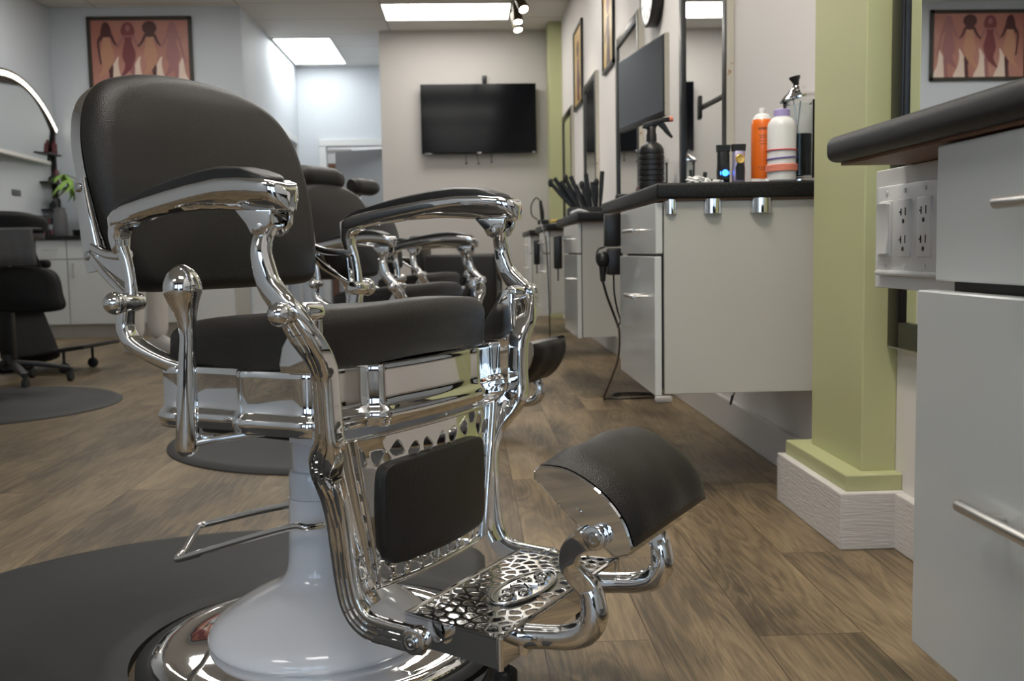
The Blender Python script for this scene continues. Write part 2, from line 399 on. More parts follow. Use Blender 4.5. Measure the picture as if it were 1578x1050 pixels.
# ================================================================== LIGHTS
def panel(x0, x1, y0, y1, m, label, group=None):
    t = thing('ceiling_light', label, 'ceiling light', ((x0 + x1) / 2, (y0 + y1) / 2, ZC), 0, group)
    a, b_ = (x1 - x0) / 2, (y1 - y0) / 2
    f = MB().box(-a, a, -b_, -b_ + .012, -.012, -.001).box(-a, a, b_ - .012, b_, -.012, -.001).box(-a, -a + .012, -b_, b_, -.012, -.001).box(a - .012, a, -b_, b_, -.012, -.001)
    f.build('frame', 'white_paint', t, 0)
    MB().box(-a + .012, a - .012, -b_ + .012, b_ - .012, -.008, -.002).build('diffuser', m, t, 0)
    return t
panel(-.72, .42, 8.86, 9.47, 'lampon', 'bright square-cornered ceiling panel light in front of the television wall')
panel(-1.7, -.5, 12.5, 13.1, 'lampon', 'unseen ceiling panel light added to brighten the storeroom beyond the hall doorway')  # lamp added to lift the dark storeroom, no fixture in view
panel(-1.91, -1.33, 10.2, 11.55, 'lampcool', 'cool white ceiling panel light in the hallway beside the doorway')
for x0, y0, w_, l_ in ((-.72, 6.42, 1.18, .61), (-.72, 3.98, 1.18, .61), (-.72, 1.54, 1.18, .61), (-.72, -.9, 1.18, .61), (-3.0, 7.2, 1.18, .61), (-3.1, -1.5, 1.18, .61)):
    panel(x0, x0 + w_, y0, y0 + l_, 'lampon', 'unseen ceiling panel light added for room lighting, nearer than the frame top', 'added ceiling panels above and behind the camera')  # unseen panels added to light the room
# track light with three heads
tr = thing('track_light', 'black ceiling track with three swivelling spot heads right of the panel light', 'track light', (.455, 8.35, ZC))
MB().box(-.018, .018, -.95, .95, -.03, -.001, .003).build('track', 'black', tr)
for yy, dx, dy in ((.74, .03, -.06), (.41, .01, -.05), (.08, .05, -.10)):
    d = Vector((dx, dy, -.16)).normalized(); p0 = Vector((0, yy, -.06)); p1 = p0 + d * .15
    h_ = MB().cyl((0, yy, -.03), (0, yy, -.07), .008).cyl(p0 - d * .02, p1, .035, .045, bev=.003).build('spot_head', 'bronze', tr)
    MB().cyl(p1 - d * .004, p1 + d * .002, .036).build('lens', 'spot', h_)
def spot(name, loc, tgt, power, size, blend, col=(1, .89, .76), rad=.02):
    l = bpy.data.lights.new(name, 'SPOT'); l.energy = power; l.color = col; l.spot_size = math.radians(size); l.spot_blend = blend; l.shadow_soft_size = rad
    o = bpy.data.objects.new(name, l); C.objects.link(o); o.location = loc
    o.rotation_euler = (Vector(tgt) - Vector(loc)).to_track_quat('-Z', 'Y').to_euler(); return o
for yy in (1.9, 3.1, 4.6, 6.2, 7.6):
    spot('added_spot', (.15, yy - .5, ZC - .13), (.80, yy, .9), 24 if yy < 2.5 else 34, 75, .9)  # warm spots added nearer than the visible track, without a seen fixture
spot('added_floor_spot', (.25, 1.2, ZC - .13), (.55, 2.2, 0), 46, 80, .9)  # added spot for the near floor, source unseen
tr2 = thing('track_light', 'unseen black ceiling track added to house the spot lamps, nearer than the frame top', 'track light', (.15, 4.2, ZC))  # unseen track and heads, added as housing for the spots above
MB().box(-.018, .018, -3.4, 3.1, -.03, -.001, .003).build('track', 'black', tr2)
for yy in (1.2, 1.4, 2.6, 4.1, 5.7, 7.1):
    MB().cyl((.10 if yy == 1.2 else 0, yy - 4.2, -.03), (.10 if yy == 1.2 else 0, yy - 4.2, -.055), .012).cyl((.10 if yy == 1.2 else 0, yy - 4.2, -.05), (.10 if yy == 1.2 else 0, yy - 4.2, -.105), .035, .045, bev=.003).build('spot_head', 'bronze', tr2)
# daylight
w = bpy.data.worlds.new('sky'); bpy.context.scene.world = w; w.use_nodes = True
w.node_tree.nodes['Background'].inputs['Color'].default_value = (.62, .78, 1, 1); w.node_tree.nodes['Background'].inputs['Strength'].default_value = 3.2

# ================================================================== BARBER CHAIR
def lerp(tab, z):
    if z <= tab[0][0]: return tab[0][1]
    for (a, b), (c, d) in zip(tab, tab[1:]):
        if z <= c: return b + (d - b) * (z - a) / (c - a)
    return tab[-1][1]

def voronoi_web(mb, fmap, u0, u1, v0, v1, pts, web, thick, solid=lambda u, v: False, nh=18):
    """open lattice: Voronoi cells over a rectangle, each cell a rounded hole unless solid(); fmap(u,v,h)->3D"""
    cells = []
    for i, p in enumerate(pts):
        poly = [(u0, v0), (u1, v0), (u1, v1), (u0, v1)]
        for j, q in enumerate(pts):
            if i == j: continue
            mx_, my_ = (p[0] + q[0]) / 2, (p[1] + q[1]) / 2; nx, ny = q[0] - p[0], q[1] - p[1]; out = []
            for k in range(len(poly)):
                a, b = poly[k], poly[(k + 1) % len(poly)]
                da = (a[0] - mx_) * nx + (a[1] - my_) * ny; db = (b[0] - mx_) * nx + (b[1] - my_) * ny
                if da <= 0: out.append(a)
                if da * db < 0:
                    t = da / (da - db); out.append((a[0] + (b[0] - a[0]) * t, a[1] + (b[1] - a[1]) * t))
            poly = out
            if len(poly) < 3: break
        if len(poly) >= 3: cells.append(poly)
    for poly in cells:
        cu = sum(p[0] for p in poly) / len(poly); cv = sum(p[1] for p in poly) / len(poly)
        if solid(cu, cv):
            for h in (0, -thick): mb.poly([fmap(u, v, h) for u, v in poly])
            continue
        # resample outline evenly, inner hole = smoothed and shrunk
        per = []; n = len(poly)
        for k in range(n):
            a, b = poly[k], poly[(k + 1) % n]
            for t in range(4): per.append((a[0] + (b[0] - a[0]) * t / 4, a[1] + (b[1] - a[1]) * t / 4))
        m = len(per); sm = per
        for _ in range(3): sm = [((sm[k - 1][0] + 2 * sm[k][0] + sm[(k + 1) % m][0]) / 4, (sm[k - 1][1] + 2 * sm[k][1] + sm[(k + 1) % m][1]) / 4) for k in range(m)]
        rad = max(1e-5, sum(math.hypot(p[0] - cu, p[1] - cv) for p in sm) / m); f = max(.25, 1 - web / rad)
        inn = [(cu + (a - cu) * f, cv + (b - cv) * f) for a, b in sm]
        mid = [((a[0] + b[0]) / 2, (a[1] + b[1]) / 2) for a, b in zip(per, inn)]
        lip = [(b[0] + (a[0] - b[0]) * .22, b[1] + (a[1] - b[1]) * .22) for a, b in zip(per, inn)]
        rows = [[fmap(u, v, h) for u, v in q] for q, h in ((per, -thick), (per, 0), (mid, 0), (lip, 0), (inn, -thick * .22), (inn, -thick), (per, -thick))]
        mb.grid(rows, True)

def scatter(u0, u1, v0, v1, d, seed, asp=1.):
    rnd = random.Random(seed); out = []
    for _ in range(4000):
        p = (rnd.uniform(u0, u1), rnd.uniform(v0, v1))
        if all(math.hypot((p[0] - q[0]) / asp, p[1] - q[1]) > d for q in out): out.append(p)
    return out

XB = [(.59, -.183), (.66, -.197), (.76, -.218), (.85, -.241), (.91, -.261), (.96, -.287)]

def make_chair(label, group):
    R = thing('barber_chair', label, 'chair', (0, 0, 0), 0, group)
    # ---- base
    MB().lathe([(.10, .0), (.284, .0), (.290, .006), (.290, .017), (.284, .022), (.272, .024), (.266, .020), (.10, .018)]).build('base_gasket', 'rubber', R)
    MB().lathe([(.05, .012), (.268, .014), (.266, .026), (.255, .033), (.240, .0335), (.225, .031), (.205, .034), (.05, .034)]).build('base_plate', 'chrome', R)
    prof = catmull([(.168, .028, 0), (.178, .036, 0), (.1795, .046, 0), (.170, .062, 0), (.150, .078, 0), (.118, .098, 0), (.090, .112, 0), (.068, .122, 0), (.056, .135, 0), (.0505, .155, 0), (.048, .20, 0), (.0455, .262, 0)], 60)
    MB().lathe([(p.x, p.y) for p in prof]).build('pedestal', 'enamel', R)
    MB().lathe([(.0445, .2625), (.0445, .298), (.042, .305), (.038, .307), (.038, .40)]).build('neck_collar', 'enamel', R)
    MB().box(-.13, .14, -.12, .12, .375, .418, .006).build('underframe', 'black', R)
    MB().prism([(.10, -.17)] + [(.178 + .030 * math.cos(a * PI / 20 - 0), .19 * math.sin(a * PI / 20)) for a in range(-10, 11)] + [(.10, .17)], 'z', .385, .4135, .004).build('front_skirt', 'enamel', R, 40)  # white enamel stands in for a bright reflection in chrome
    # ---- pump lever (rod loop)
    MB().tube([(.055, -.055, .232), (.052, -.085, .236), (.02, -.087, .233), (-.10, -.086, .193), (-.222, -.086, .150), (-.237, -.083, .148), (-.246, -.072, .1475), (-.262, -.045, .148), (-.333, .048, .151), (-.342, .060, .1515), (-.342, .071, .153), (-.329, .080, .156), (-.19, .068, .198), (-.06, .055, .232), (-.02, .03, .236)],
              .0058, 12, 110).build('pump_lever', 'chrome', R)
    # ---- seat apron
    half = [(-.062, 0), (-.062, -.18), (-.060, -.238), (-.052, -.256), (-.035, -.261), (-.022, -.261), (-.016, -.255), (-.008, -.251), (.02, -.250), (.070, -.250), (.078, -.252), (.084, -.262), (.092, -.270), (.102, -.2725), (.112, -.271), (.120, -.268), (.18, -.267), (.192, -.269), (.206, -.263), (.213, -.250),
            (.208, -.236), (.206, -.220), (.210, -.19), (.213, -.168), (.216, -.155), (.222, -.148), (.232, -.144), (.237, -.136), (.236, -.126), (.237, -.10), (.241, -.05), (.242, 0)]
    half = [(x, y * (1 - .072 * max(0, min(1, (x + .06) / .25)))) for x, y in half]
    plan = half + [(x, -y) for x, y in half[-2:0:-1]]
    n = len(plan)
    def off(d):
        out = []
        for k in range(n):
            a, b = plan[k - 1], plan[(k + 1) % n]; tx, ty = b[0] - a[0], b[1] - a[1]; l = math.hypot(tx, ty) or 1
            out.append((plan[k][0] + ty / l * -d * -1, plan[k][1] - tx / l * d * 1))
        return out
    rows = []
    for z, d in ((.4965, -.014), (.499, -.010), (.4995, -.005), (.498, -.001), (.494, .0005), (.489, 0), (.455, 0), (.444, .0005), (.4395, .003), (.436, .0065), (.433, .008), (.428, .0088), (.424, .0085), (.421, .006), (.416, .0055), (.4135, .004), (.4125, 0), (.4125, -.014)):
        rows.append([(x, y, z) for x, y in off(d)])
    ap = MB(); ap.grid(rows, True, True, True); ap.build('seat_apron', 'chrome', R, 40)
    # ---- seat cushion
    cp = [(-.075, -.20), (-.060, -.222), (.05, -.226), (.16, -.226), (.188, -.218), (.197, -.19), (.204, -.10), (.207, 0), (.204, .10), (.197, .19), (.188, .218), (.16, .226), (.05, .226), (-.060, .222), (-.075, .20), (-.08, 0)]
    cu = MB(); cu.pillow(cp, lambda u, v, h: (u + .004 * math.sin(PI * min(max(h / .083, 0), 1)), v, .4975 + h * (1 - .30 * max(0, .19 - u) / .27) + .0015 * math.sin(u * 37 + v * 21)), .082, .030, .006, 96)
    cu.build('seat_cushion', 'leather', R, 60)
    # ---- backrest
    bh = [(0, .597), (.10, .597), (.165, .598), (.195, .604), (.209, .622), (.219, .66), (.227, .71), (.2305, .763), (.229, .81), (.221, .852), (.206, .886), (.182, .912), (.148, .931), (.10, .9445), (.05, .951), (0, .953)]
    bo = bh + [(-u, v) for u, v in bh[-2:0:-1]]
    back = MB(); back.pillow(bo, lambda u, v, h: (lerp(XB, v) + h, u, v), .040, .030, .016, 96)
    bk = back.build('backrest', 'leather', R, 60)
    sh = MB(); sh.pillow([(u * 1.004, .752 + (v - .752) * .965) for u, v in bo], lambda u, v, h: (lerp(XB, v) - .002 - h * 1.0, u, v), .030, .012, .006, 96)
    sh.build('backrest_shell', 'chrome', bk, 50)
    # ---- calf panel
    def P(u, v, h):   # u -1..1, v 0 (bottom) .. 1 (top)
        hw = .152 + (.198 - .152) * v
        return Vector((.221 - .004 * v + .018 * (1 - u * u) + h, u * hw, .186 + (.400 - .186) * v))
    pn = MB()
    def insolid(u, v): return abs(u) < .80 and .14 < v < .82
    pts = scatter(-1, 1, 0, 1, .098, 19, 1.5)
    voronoi_web(pn, P, -1, 1, 0, 1, pts, .024, .0022, lambda u, v: insolid(u, v) or v > .95)
    for sgn in (-1, 1):   # fluted borders
        pn.tube([P(sgn * .985, v, .003) for v in (0, .25, .5, .75, 1)], .006, 10, 20)
        pn.ribbon([(.214, sgn * .204, .395), (.216, sgn * .196, .34), (.219, sgn * .180, .27), (.224, sgn * .168, .20), (.238, sgn * .164, .172)], [.020, .024, .028, .030, .026], .010, 24, (1, 0, 0), cr=.5)
        pn.tube([P(sgn * .90, v, .003) for v in (0, .25, .5, .75, 1)], .0035, 8, 20)
    pn.tube([P(u / 10, 1, 0) for u in range(-10, 11)], .0035, 8); pn.tube([P(u / 10, 0, 0) for u in range(-10, 11)], .004, 8)
    pan = pn.build('calf_panel', 'chrome', R, 50)
    co = [(-.82, .24), (-.79, .165), (-.70, .130), (-.40, .122), (0, .12), (.40, .122), (.70, .130), (.79, .165), (.82, .24), (.775, .5), (.73, .68), (.69, .765), (.60, .80), (.35, .81), (0, .815), (-.35, .81), (-.60, .80), (-.69, .765), (-.73, .68), (-.775, .5)]
    cpad = MB(); cpad.pillow(co, lambda u, v, h: P(u, v, h - .004), .015, .010, .007, 72); cpad.build('calf_pad', 'leather', pan, 60)
    # ---- foot plate
    fp = MB(); lat = MB()
    def Q(u, v, h): return Vector((.286 + (.447 - .286) * u + .004 * math.sin(PI * (v + 1) / 2) * (1 if u > .5 else 0), v * (.160 + .022 * u), .165 + h))
    ov = lambda u, v: ((u - .60) / .20) ** 2 + (v / .50) ** 2
    voronoi_web(lat, Q, 0, 1, -1, 1, scatter(0, 1, -1, 1, .118, 5, .62), .020, .0018, lambda u, v: ov(u, v) < .95)
    rim = [Q(0, -1, 0), Q(1, -1, 0), Q(1, 1, 0), Q(0, 1, 0)]
    for a, b in ((0, 1), (1, 2), (2, 3)):
        p, q = rim[a], rim[b]; d = (q - p).normalized(); nn = Vector((-d.y, d.x, 0)) * .005
        rows = [[p + Vector((0, 0, .002)), q + Vector((0, 0, .002))], [p - Vector((0, 0, .039)), q - Vector((0, 0, .039))], [p - Vector((0, 0, .039)) + nn, q - Vector((0, 0, .039)) + nn], [p + nn + Vector((0, 0, .002)), q + nn + Vector((0, 0, .002))], [p + Vector((0, 0, .002)), q + Vector((0, 0, .002))]]
        fp.grid([[r[0] for r in rows], [r[1] for r in rows]], False, True, True)
    for k in (1, 2):
        a = rim[k]; fp.cyl(a - Vector((0, 0, .039)), a + Vector((0, 0, .0022)), .0045, n=12)
    fp.tube([Q(0, v / 8, .0) for v in range(-8, 9)], .003, 8)
    for sgn in (-1, 1):   # webs that carry the tubes
        fp.prism([(.36, .125), (.452, .125), (.452, .160), (.36, .150)], 'y', sgn * .118 - .014, sgn * .118 + .014, .004)
    fpo = fp.build('foot_plate', 'chrome', R, 40)
    lat.build('lattice', 'darkreflect', fpo, 30)
    md = MB()
    E_ = [(.382 + .032 * math.cos(a), .078 * math.sin(a)) for a in (2 * PI * k / 40 for k in range(40))]
    md.prism(E_, 'z', .163, .1675)
    md.tube([(x, y, .168) for x, y in E_], .0026, 8, closed=True)
    for cx_, cy_, r_ in ((0, -.052, .012), (0, .052, .012), (.012, -.022, .009), (-.012, .022, .009), (-.012, -.028, .008), (.012, .028, .008)):
        md.tube([(.382 + cx_ + r_ * math.cos(a) * (1 - a / 14), cy_ + r_ * 1.3 * math.sin(a) * (1 - a / 14), .1685) for a in (k * .5 for k in range(18))], .0026, 6)
    md.tube([(.366, -.012, .169), (.378, .0, .170), (.398, .010, .169)], .004, 8, 8); md.tube([(.398, -.012, .169), (.384, .0, .170), (.366, .012, .169)], .004, 8, 8)
    md.build('medallion', 'darkchrome', fpo, 50)
    for sgn in (-1, 1):
        MB().cyl((.42, sgn * .125, .128), (.42, sgn * .125, .100), .006).lathe([(.013, .080), (.0165, .084), (.0165, .098), (.012, .102)], (.42, sgn * .125, 0), 20).build('rubber_foot', 'rubber', fpo)
    # ---- flip-over foot rest
    arc = catmull([(.482, .382, 0), (.515, .381, 0), (.546, .369, 0), (.575, .349, 0), (.597, .322, 0), (.608, .292, 0)], 20)
    side = [(p.x, p.y) for p in arc] + [(.604, .283), (.585, .277), (.544, .303), (.474, .364), (.474, .374)]
    fr = MB().prism(side, 'y', -.137, .137, .002, 1)
    for s_ in (-1, 1): fr.cyl((.535, s_ * .137, .327), (.535, s_ * .1385, .327), .006, n=12).cyl((.541, s_ * .137, .3065), (.541, s_ * .150, .3055), .0045, n=12)
    fro = fr.build('foot_rest', 'chrome', R, 30)
    pd = MB(); rows = []
    nr = [Vector((-(arc[min(i + 1, 20)].y - arc[max(i - 1, 0)].y), arc[min(i + 1, 20)].x - arc[max(i - 1, 0)].x)).normalized() for i in range(21)]
    for k in range(29):
        y = -1 + 2 * k / 28; hy = .0125 * (1 - abs(y) ** 7)
        row = []
        for i in range(21):
            t = i / 20; e = (1 - abs(2 * t - 1) ** 9); h = .0008 + (hy + .004 * math.cos(y * 1.5)) * e + .002 * math.sin(y * 7 + t * 3) * e * (1 - abs(y) ** 4)
            row.append((arc[i].x + nr[i].x * h, y * .133, arc[i].y + nr[i].y * h))
        rows.append(row)
    pd.grid(rows); pd.build('foot_pad', 'leather', fro, 70)
    for s_ in (-1, 1):    # bent tube and hooked arm on each side
        y = s_ * .118
        a = MB()
        a.tube([(.425, y, .147), (.452, y, .149), (.480, y, .153), (.510, y, .158), (.534, y, .169), (.547, y, .190), (.5455, y, .214), (.541, y * 1.01, .226)], [.0165, .0165, .0155, .0165, .018, .018, .016, .0145], 20, 60)
        a.ribbon([(.548, y, .205), (.541, y * 1.01, .227), (.5265, y * 1.05, .243), (.519, y * 1.10, .259), (.526, y * 1.15, .279), (.543, y * 1.19, .293), (.563, y * 1.21, .301)], [.026, .029, .028, .026, .026, .027, .028], [.020, .018, .014, .012, .012, .012, .012], 40, (0, s_, 0), cr=.2)
        a.cyl((.563, y * 1.13, .301), (.563, y * 1.285, .301), .0145, bev=.002)
        am = a.build('foot_rest_arm', 'chrome', R, 40)
        MB().lathe([(.0095, .0), (.0095, .001), (.008, .0025), (.0045, .0030), (.0035, .0015), (.001, .0015)], n=16, mtx=Matrix.Translation((.563, y * 1.285, .301)) @ Matrix.Rotation(s_ * -PI / 2, 4, 'X')).build('bolt', 'darkchrome', am)
    # ---- arms and side frames
    for s_ in (-1, 1):
        def yc(x): return s_ * (.256 + .030 * max(0, min(1, (x + .13) / .34)))
        y0 = yc(.19)
        ztp = [(-.138, .708), (-.13, .7125), (-.10, .7225), (-.05, .731), (0, .738), (.06, .745), (.115, .7495), (.16, .7485), (.200, .744), (.214, .740), (.222, .735), (.2255, .728)]
        zbt = [(-.138, .694), (-.10, .698), (-.05, .7055), (0, .7095), (.06, .712), (.10, .711), (.14, .708), (.165, .704), (.20, .702), (.2255, .704)]
        hwt = [(-.138, .008), (-.132, .0145), (-.12, .0185), (-.05, .0225), (.05, .0275), (.13, .0310), (.17, .0315), (.20, .0285), (.214, .0235), (.222, .0160), (.2255, .008)]
        am = MB(); rows = []
        for k in range(61):
            t = k / 60; x = -.138 + .3635 * (t if t < .9 else .9 + (t - .9) * (1.0)); zt, zb, w_ = lerp(ztp, x), lerp(zbt, x), lerp(hwt, x); hh = zt - zb; c_ = yc(x)
            sec = [(0, zt - .001), (.80, zt), (.93, zt - .0006), (1, zt - .003), (1.02, zt - .010), (1.0, zt - .0175), (.93, zt - .0225), (.80, zt - .0262), (.60, zb + .0045), (.35, zb + .001), (0, zb)]
            sec = [(f, max(z, zb + (.0 if f < .5 else .001))) for f, z in sec]
            rows.append([(x, c_ + f * w_, z) for f, z in sec] + [(x, c_ - f * w_, z) for f, z in sec[-2:0:-1]])
        am.grid(rows, True, True, True)
        # rear leg of the arm turning down to its hinge
        am.ribbon([(-.100, yc(-.1), .708), (-.118, yc(-.12), .700), (-.125, yc(-.12), .684), (-.124, yc(-.12), .668), (-.122, yc(-.12), .658)], [.030, .030, .024, .020, .016], [.030, .032, .030, .026, .022], 24, (0, s_, 0))
        # fork cheeks under the nose
        for q in (-1, 1):
            am.prism([(.148, .708), (.208, .706), (.206, .690), (.196, .678), (.184, .674), (.173, .678), (.166, .690)], 'y', y0 + q * .0175 - .004, y0 + q * .0175 + .004, .002, 2)
        am.cyl((.186, y0 - .024, .686), (.186, y0 + .024, .686), .0058, n=14, bev=.001)
        armo = am.build('armrest', 'chrome', R, 45)
        pdp = [(-.130, 0), (-.126, -.011), (-.10, -.0165), (0, -.0225), (.10, -.0275), (.165, -.0285), (.192, -.022), (.203, -.010), (.204, 0)]
        pdp = pdp + [(u, -v) for u, v in pdp[-2:0:-1]]
        ztop = [(-.14, .7105), (-.1, .7215), (-.05, .730), (0, .737), (.06, .744), (.115, .7485), (.16, .7475), (.21, .741)]
        ph = [(-.14, .35), (-.09, .75), (-.02, 1.), (.08, 1.15), (.16, 1.), (.21, .5)]
        ap_ = MB(); ap_.pillow(pdp, lambda u, v, h: (u, yc(u) + v, lerp(ztop, u) + (h - .001) * lerp(ph, u)), .012, .009, .005, 72)
        ap_.build('arm_pad', 'armpad', armo, 60)
        # upper front post
        yp = .297 * s_
        up_ = MB().ribbon([(.186, y0, .688), (.1815, yp * .985, .672), (.182, yp, .655), (.185, yp, .638), (.194, yp, .614), (.211, yp, .594), (.226, yp, .579), (.236, yp * .97, .563), (.243, yp * .93, .546)], [.020, .023, .025, .028, .031, .034, .036, .032, .024], [.022, .024, .026, .026, .024, .020, .018, .016, .012], 50, (0, s_, 0), cr=.42)
        upo = up_.build('front_post', 'chrome', R, 50)
        MB().lathe([(.0135, .0), (.0145, .002), (.0145, .004), (.011, .006), (.0095, .005), (.0085, .003), (.006, .003), (.005, .006), (.001, .007)], n=20, mtx=Matrix.Translation((.234, yp - s_ * .008, .578)) @ Matrix.Rotation(s_ * PI / 2, 4, 'X')).build('bolt', 'darkchrome', upo)
        # S-shaped side frame: from the joint down in front of the apron, in under the seat and on to the foot plate
        pth = [(.222, s_ * .296, .580), (.230, s_ * .291, .564), (.236, s_ * .284, .550), (.240, s_ * .273, .534), (.240, s_ * .260, .516), (.2385, s_ * .251, .495), (.238, s_ * .248, .455), (.2385, s_ * .247, .425), (.2365, s_ * .2445, .408), (.228, s_ * .240, .393), (.217, s_ * .231, .378), (.208, s_ * .220, .362), (.2045, s_ * .209, .343), (.204, s_ * .200, .322),
               (.206, s_ * .1945, .29), (.210, s_ * .1925, .24), (.214, s_ * .1915, .205), (.221, s_ * .191, .178), (.235, s_ * .191, .159), (.256, s_ * .191, .1505), (.285, s_ * .191, .1485), (.325, s_ * .191, .1465), (.338, s_ * .191, .1455)]
        sf = MB().ribbon(pth, [.030, .034, .036, .034, .031, .030, .030, .031, .036, .042, .044, .042, .040, .038, .036, .035, .035, .036, .036, .036, .035, .036, .034], [.016, .020, .024, .028, .030, .030, .030, .030, .030, .030, .030, .026, .022, .020, .018, .016, .016, .016, .016, .016, .016, .016, .014], 180, (0, s_, 0), groove=.0022, cr=.26)
        sf.cyl((.325, s_ * .180, .1465), (.325, s_ * .2005, .1465), .0185, bev=.003)
        sfo = sf.build('side_frame', 'chrome', R, 40)
        MB().lathe([(.011, .0), (.0115, .002), (.009, .004), (.007, .0035), (.0055, .0045), (.003, .0045), (.003, .002)], n=20, mtx=Matrix.Translation((.325, s_ * .2005, .1465)) @ Matrix.Rotation(s_ * -PI / 2, 4, 'X')).build('bolt', 'darkchrome', sfo)
        # web from the joint to the apron
        wb = MB().prism([(.206, .583), (.222, .588), (.232, .578), (.232, .555), (.233, .53), (.238, .510), (.236, .500), (.172, .4985), (.170, .510), (.176, .533), (.190, .553), (.200, .570)], 'y', s_ * .243, s_ * .262, .004)
        wb.cyl((.226, s_ * .246, .579), (.226, s_ * .312, .579), .0130, bev=.003)
        wbo = wb.build('joint_web', 'chrome', R, 40)
        MB().ball((.227, s_ * .317, .579), .0155).build('joint_ball', 'chrome', wbo)
        # recline joint at the rear
        rs = MB().ribbon([(-.110, s_ * .262, .588), (-.1145, s_ * .262, .570), (-.1155, s_ * .262, .550), (-.102, s_ * .261, .530), (-.073, s_ * .256, .514), (-.046, s_ * .248, .502), (-.026, s_ * .241, .494)], [.022, .021, .022, .020, .018, .018, .022], [.020, .022, .024, .026, .026, .026, .026], 44, (0, s_, 0), cr=.3)
        rs.cyl((-.107, s_ * .246, .588), (-.107, s_ * .280, .588), .0135, bev=.003)
        rso = rs.build('rear_strut', 'chrome', R, 40)
        MB().ball((-.107, s_ * .285, .588), .0165).build('joint_ball', 'chrome', rso)
        # cast bracket: arm hinge, diagonal web, strap up the edge of the back
        rb = MB(); yr = yc(-.12)
        rb.ribbon([(-.121, yr, .664), (-.113, yr, .645), (-.107, yr, .615), (-.107, yr, .590)], [.020, .016, .015, .018], [.018, .014, .014, .016], 20, (0, s_, 0))
        rb.ribbon([(-.205, s_ * .240, .668), (-.17, s_ * .244, .657), (-.13, s_ * .25, .654), (-.113, s_ * .254, .656)], [.013, .013, .013, .013], .014, 16, (0, s_, 0))
        rb.ribbon([(-.208, s_ * .240, .655), (-.175, s_ * .244, .630), (-.135, s_ * .25, .606), (-.112, s_ * .254, .594)], [.016, .014, .013, .014], .014, 16, (0, s_, 0))
        rb.prism([(-.200, .655), (-.12, .650), (-.115, .60)], 'y', s_ * .243, s_ * .246)
        rb.ribbon([(-.204, s_ * .236, .632), (-.209, s_ * .238, .665), (-.213, s_ * .2405, .70), (-.220, s_ * .2405, .735), (-.228, s_ * .239, .768)], [.034, .036, .030, .026, .024], [.014, .014, .011, .010, .008], 24, (0, s_, 0))
        rb.cyl((-.107, s_ * .24, .588), (-.107, s_ * .268, .588), .012, bev=.002)
        rbo = rb.build('recline_bracket', 'chrome', R, 40)
        for x_, z_, yy in ((-.225, .756, .2445), (-.210, .655, .246)):
            MB().lathe([(.007, 0), (.007, .002), (.004, .0035), (.001, .0035)], n=14, mtx=Matrix.Translation((x_, s_ * yy, z_)) @ Matrix.Rotation(s_ * -PI / 2, 4, 'X')).build('bolt', 'darkchrome', rbo)
    # ---- recline hand lever on the sitter's right
    ltab = [(.6415, .001), (.640, .006), (.636, .0125), (.630, .0185), (.622, .0228), (.613, .0250), (.604, .0246), (.594, .0210), (.583, .0168), (.572, .0134), (.560, .0112), (.545, .0104), (.525, .0110), (.50, .0122), (.46, .0140), (.42, .0150), (.40, .0150), (.392, .0130), (.387, .008), (.3855, .001)]
    lx = [(.3855, .036), (.42, .040), (.46, .0425), (.51, .0455), (.545, .0485), (.57, .0480), (.60, .0435), (.6415, .0435)]
    lt = catmull([(lerp(lx, z), z, r) for z, r in ltab], 90)
    lv = MB().tube([(p.x, -.299, p.y) for p in lt], [max(p.z, .0008) for p in lt], 24)
    lvo = lv.build('recline_lever', 'chrome', R, 60)
    MB().ribbon([(.040, -.288, .402), (.075, -.27, .409), (.12, -.235, .414), (.15, -.18, .408)], [.030, .026, .024, .024], .008, 20, (0, 0, -1)).cyl((.055, -.280, .402), (.055, -.280, .414), .012, bev=.002).build('lever_link', 'darkchrome', lvo)
    return R

CH = 'barber chairs with black leather and chrome'
PHI = math.radians(32)
chair = make_chair('large black and chrome barber chair without headrest nearest the camera', CH)
chair.location = (-.254, 1.60, 0); chair.rotation_euler = (0, 0, -PHI)

def on_floor(c, dz):
    for o in c.children:
        if o.name.split('.')[0] in ('base_gasket', 'base_plate', 'pedestal', 'pump_lever'): o.location.z += dz
def flip_rest(c):
    """swing the foot rest over about its pivot bolts"""
    for o in c.children:
        if o.name.split('.')[0] == 'foot_rest':
            p = Vector((.563, 0, .301)); a = math.radians(86)
            o.matrix_local = Matrix.Translation(p) @ Matrix.Rotation(a, 4, 'Y') @ Matrix.Translation(-p)
def headrest(c, z, stem):
    h_ = MB(); rows = []
    for k in range(17):
        y = -1 + 2 * k / 16; s_ = (1 - abs(y) ** 8) ** .5 if abs(y) < 1 else 0; s_ = max(s_, .75)
        rows.append([(-.285 + .042 * s_ * math.cos(a) * (1.1 if math.cos(a) > 0 else .8), y * .125, z + .046 * s_ * math.sin(a)) for a in (2 * PI * j / 20 for j in range(20))])
    h_.grid(rows, True, True, True); ho = h_.build('headrest', 'leather', c, 60)
    MB().box(-.318, -.306, -.014, .014, .86, z + .01, .003).cyl((-.318, -.03, z), (-.318, .03, z), .012).build('headrest_stem', 'chrome', ho)

c2 = dup(chair, (-.30, 3.60, -.035), -math.radians(28), 'second barber chair from the camera, with a leather headrest and flipped up foot rest', CH); on_floor(c2, .035); flip_rest(c2); headrest(c2, .965, 0)
c3 = dup(chair, (-.32, 5.45, -.035), -math.radians(26), 'farthest barber chair of the row, small headrest raised on a chrome stem', CH); on_floor(c3, .035); flip_rest(c3); headrest(c3, 1.055, 1)
c4 = dup(chair, (-2.42, 4.45, 0), math.radians(160), 'barber chair cut off by the left edge, only its base on the oval mat showing', CH)

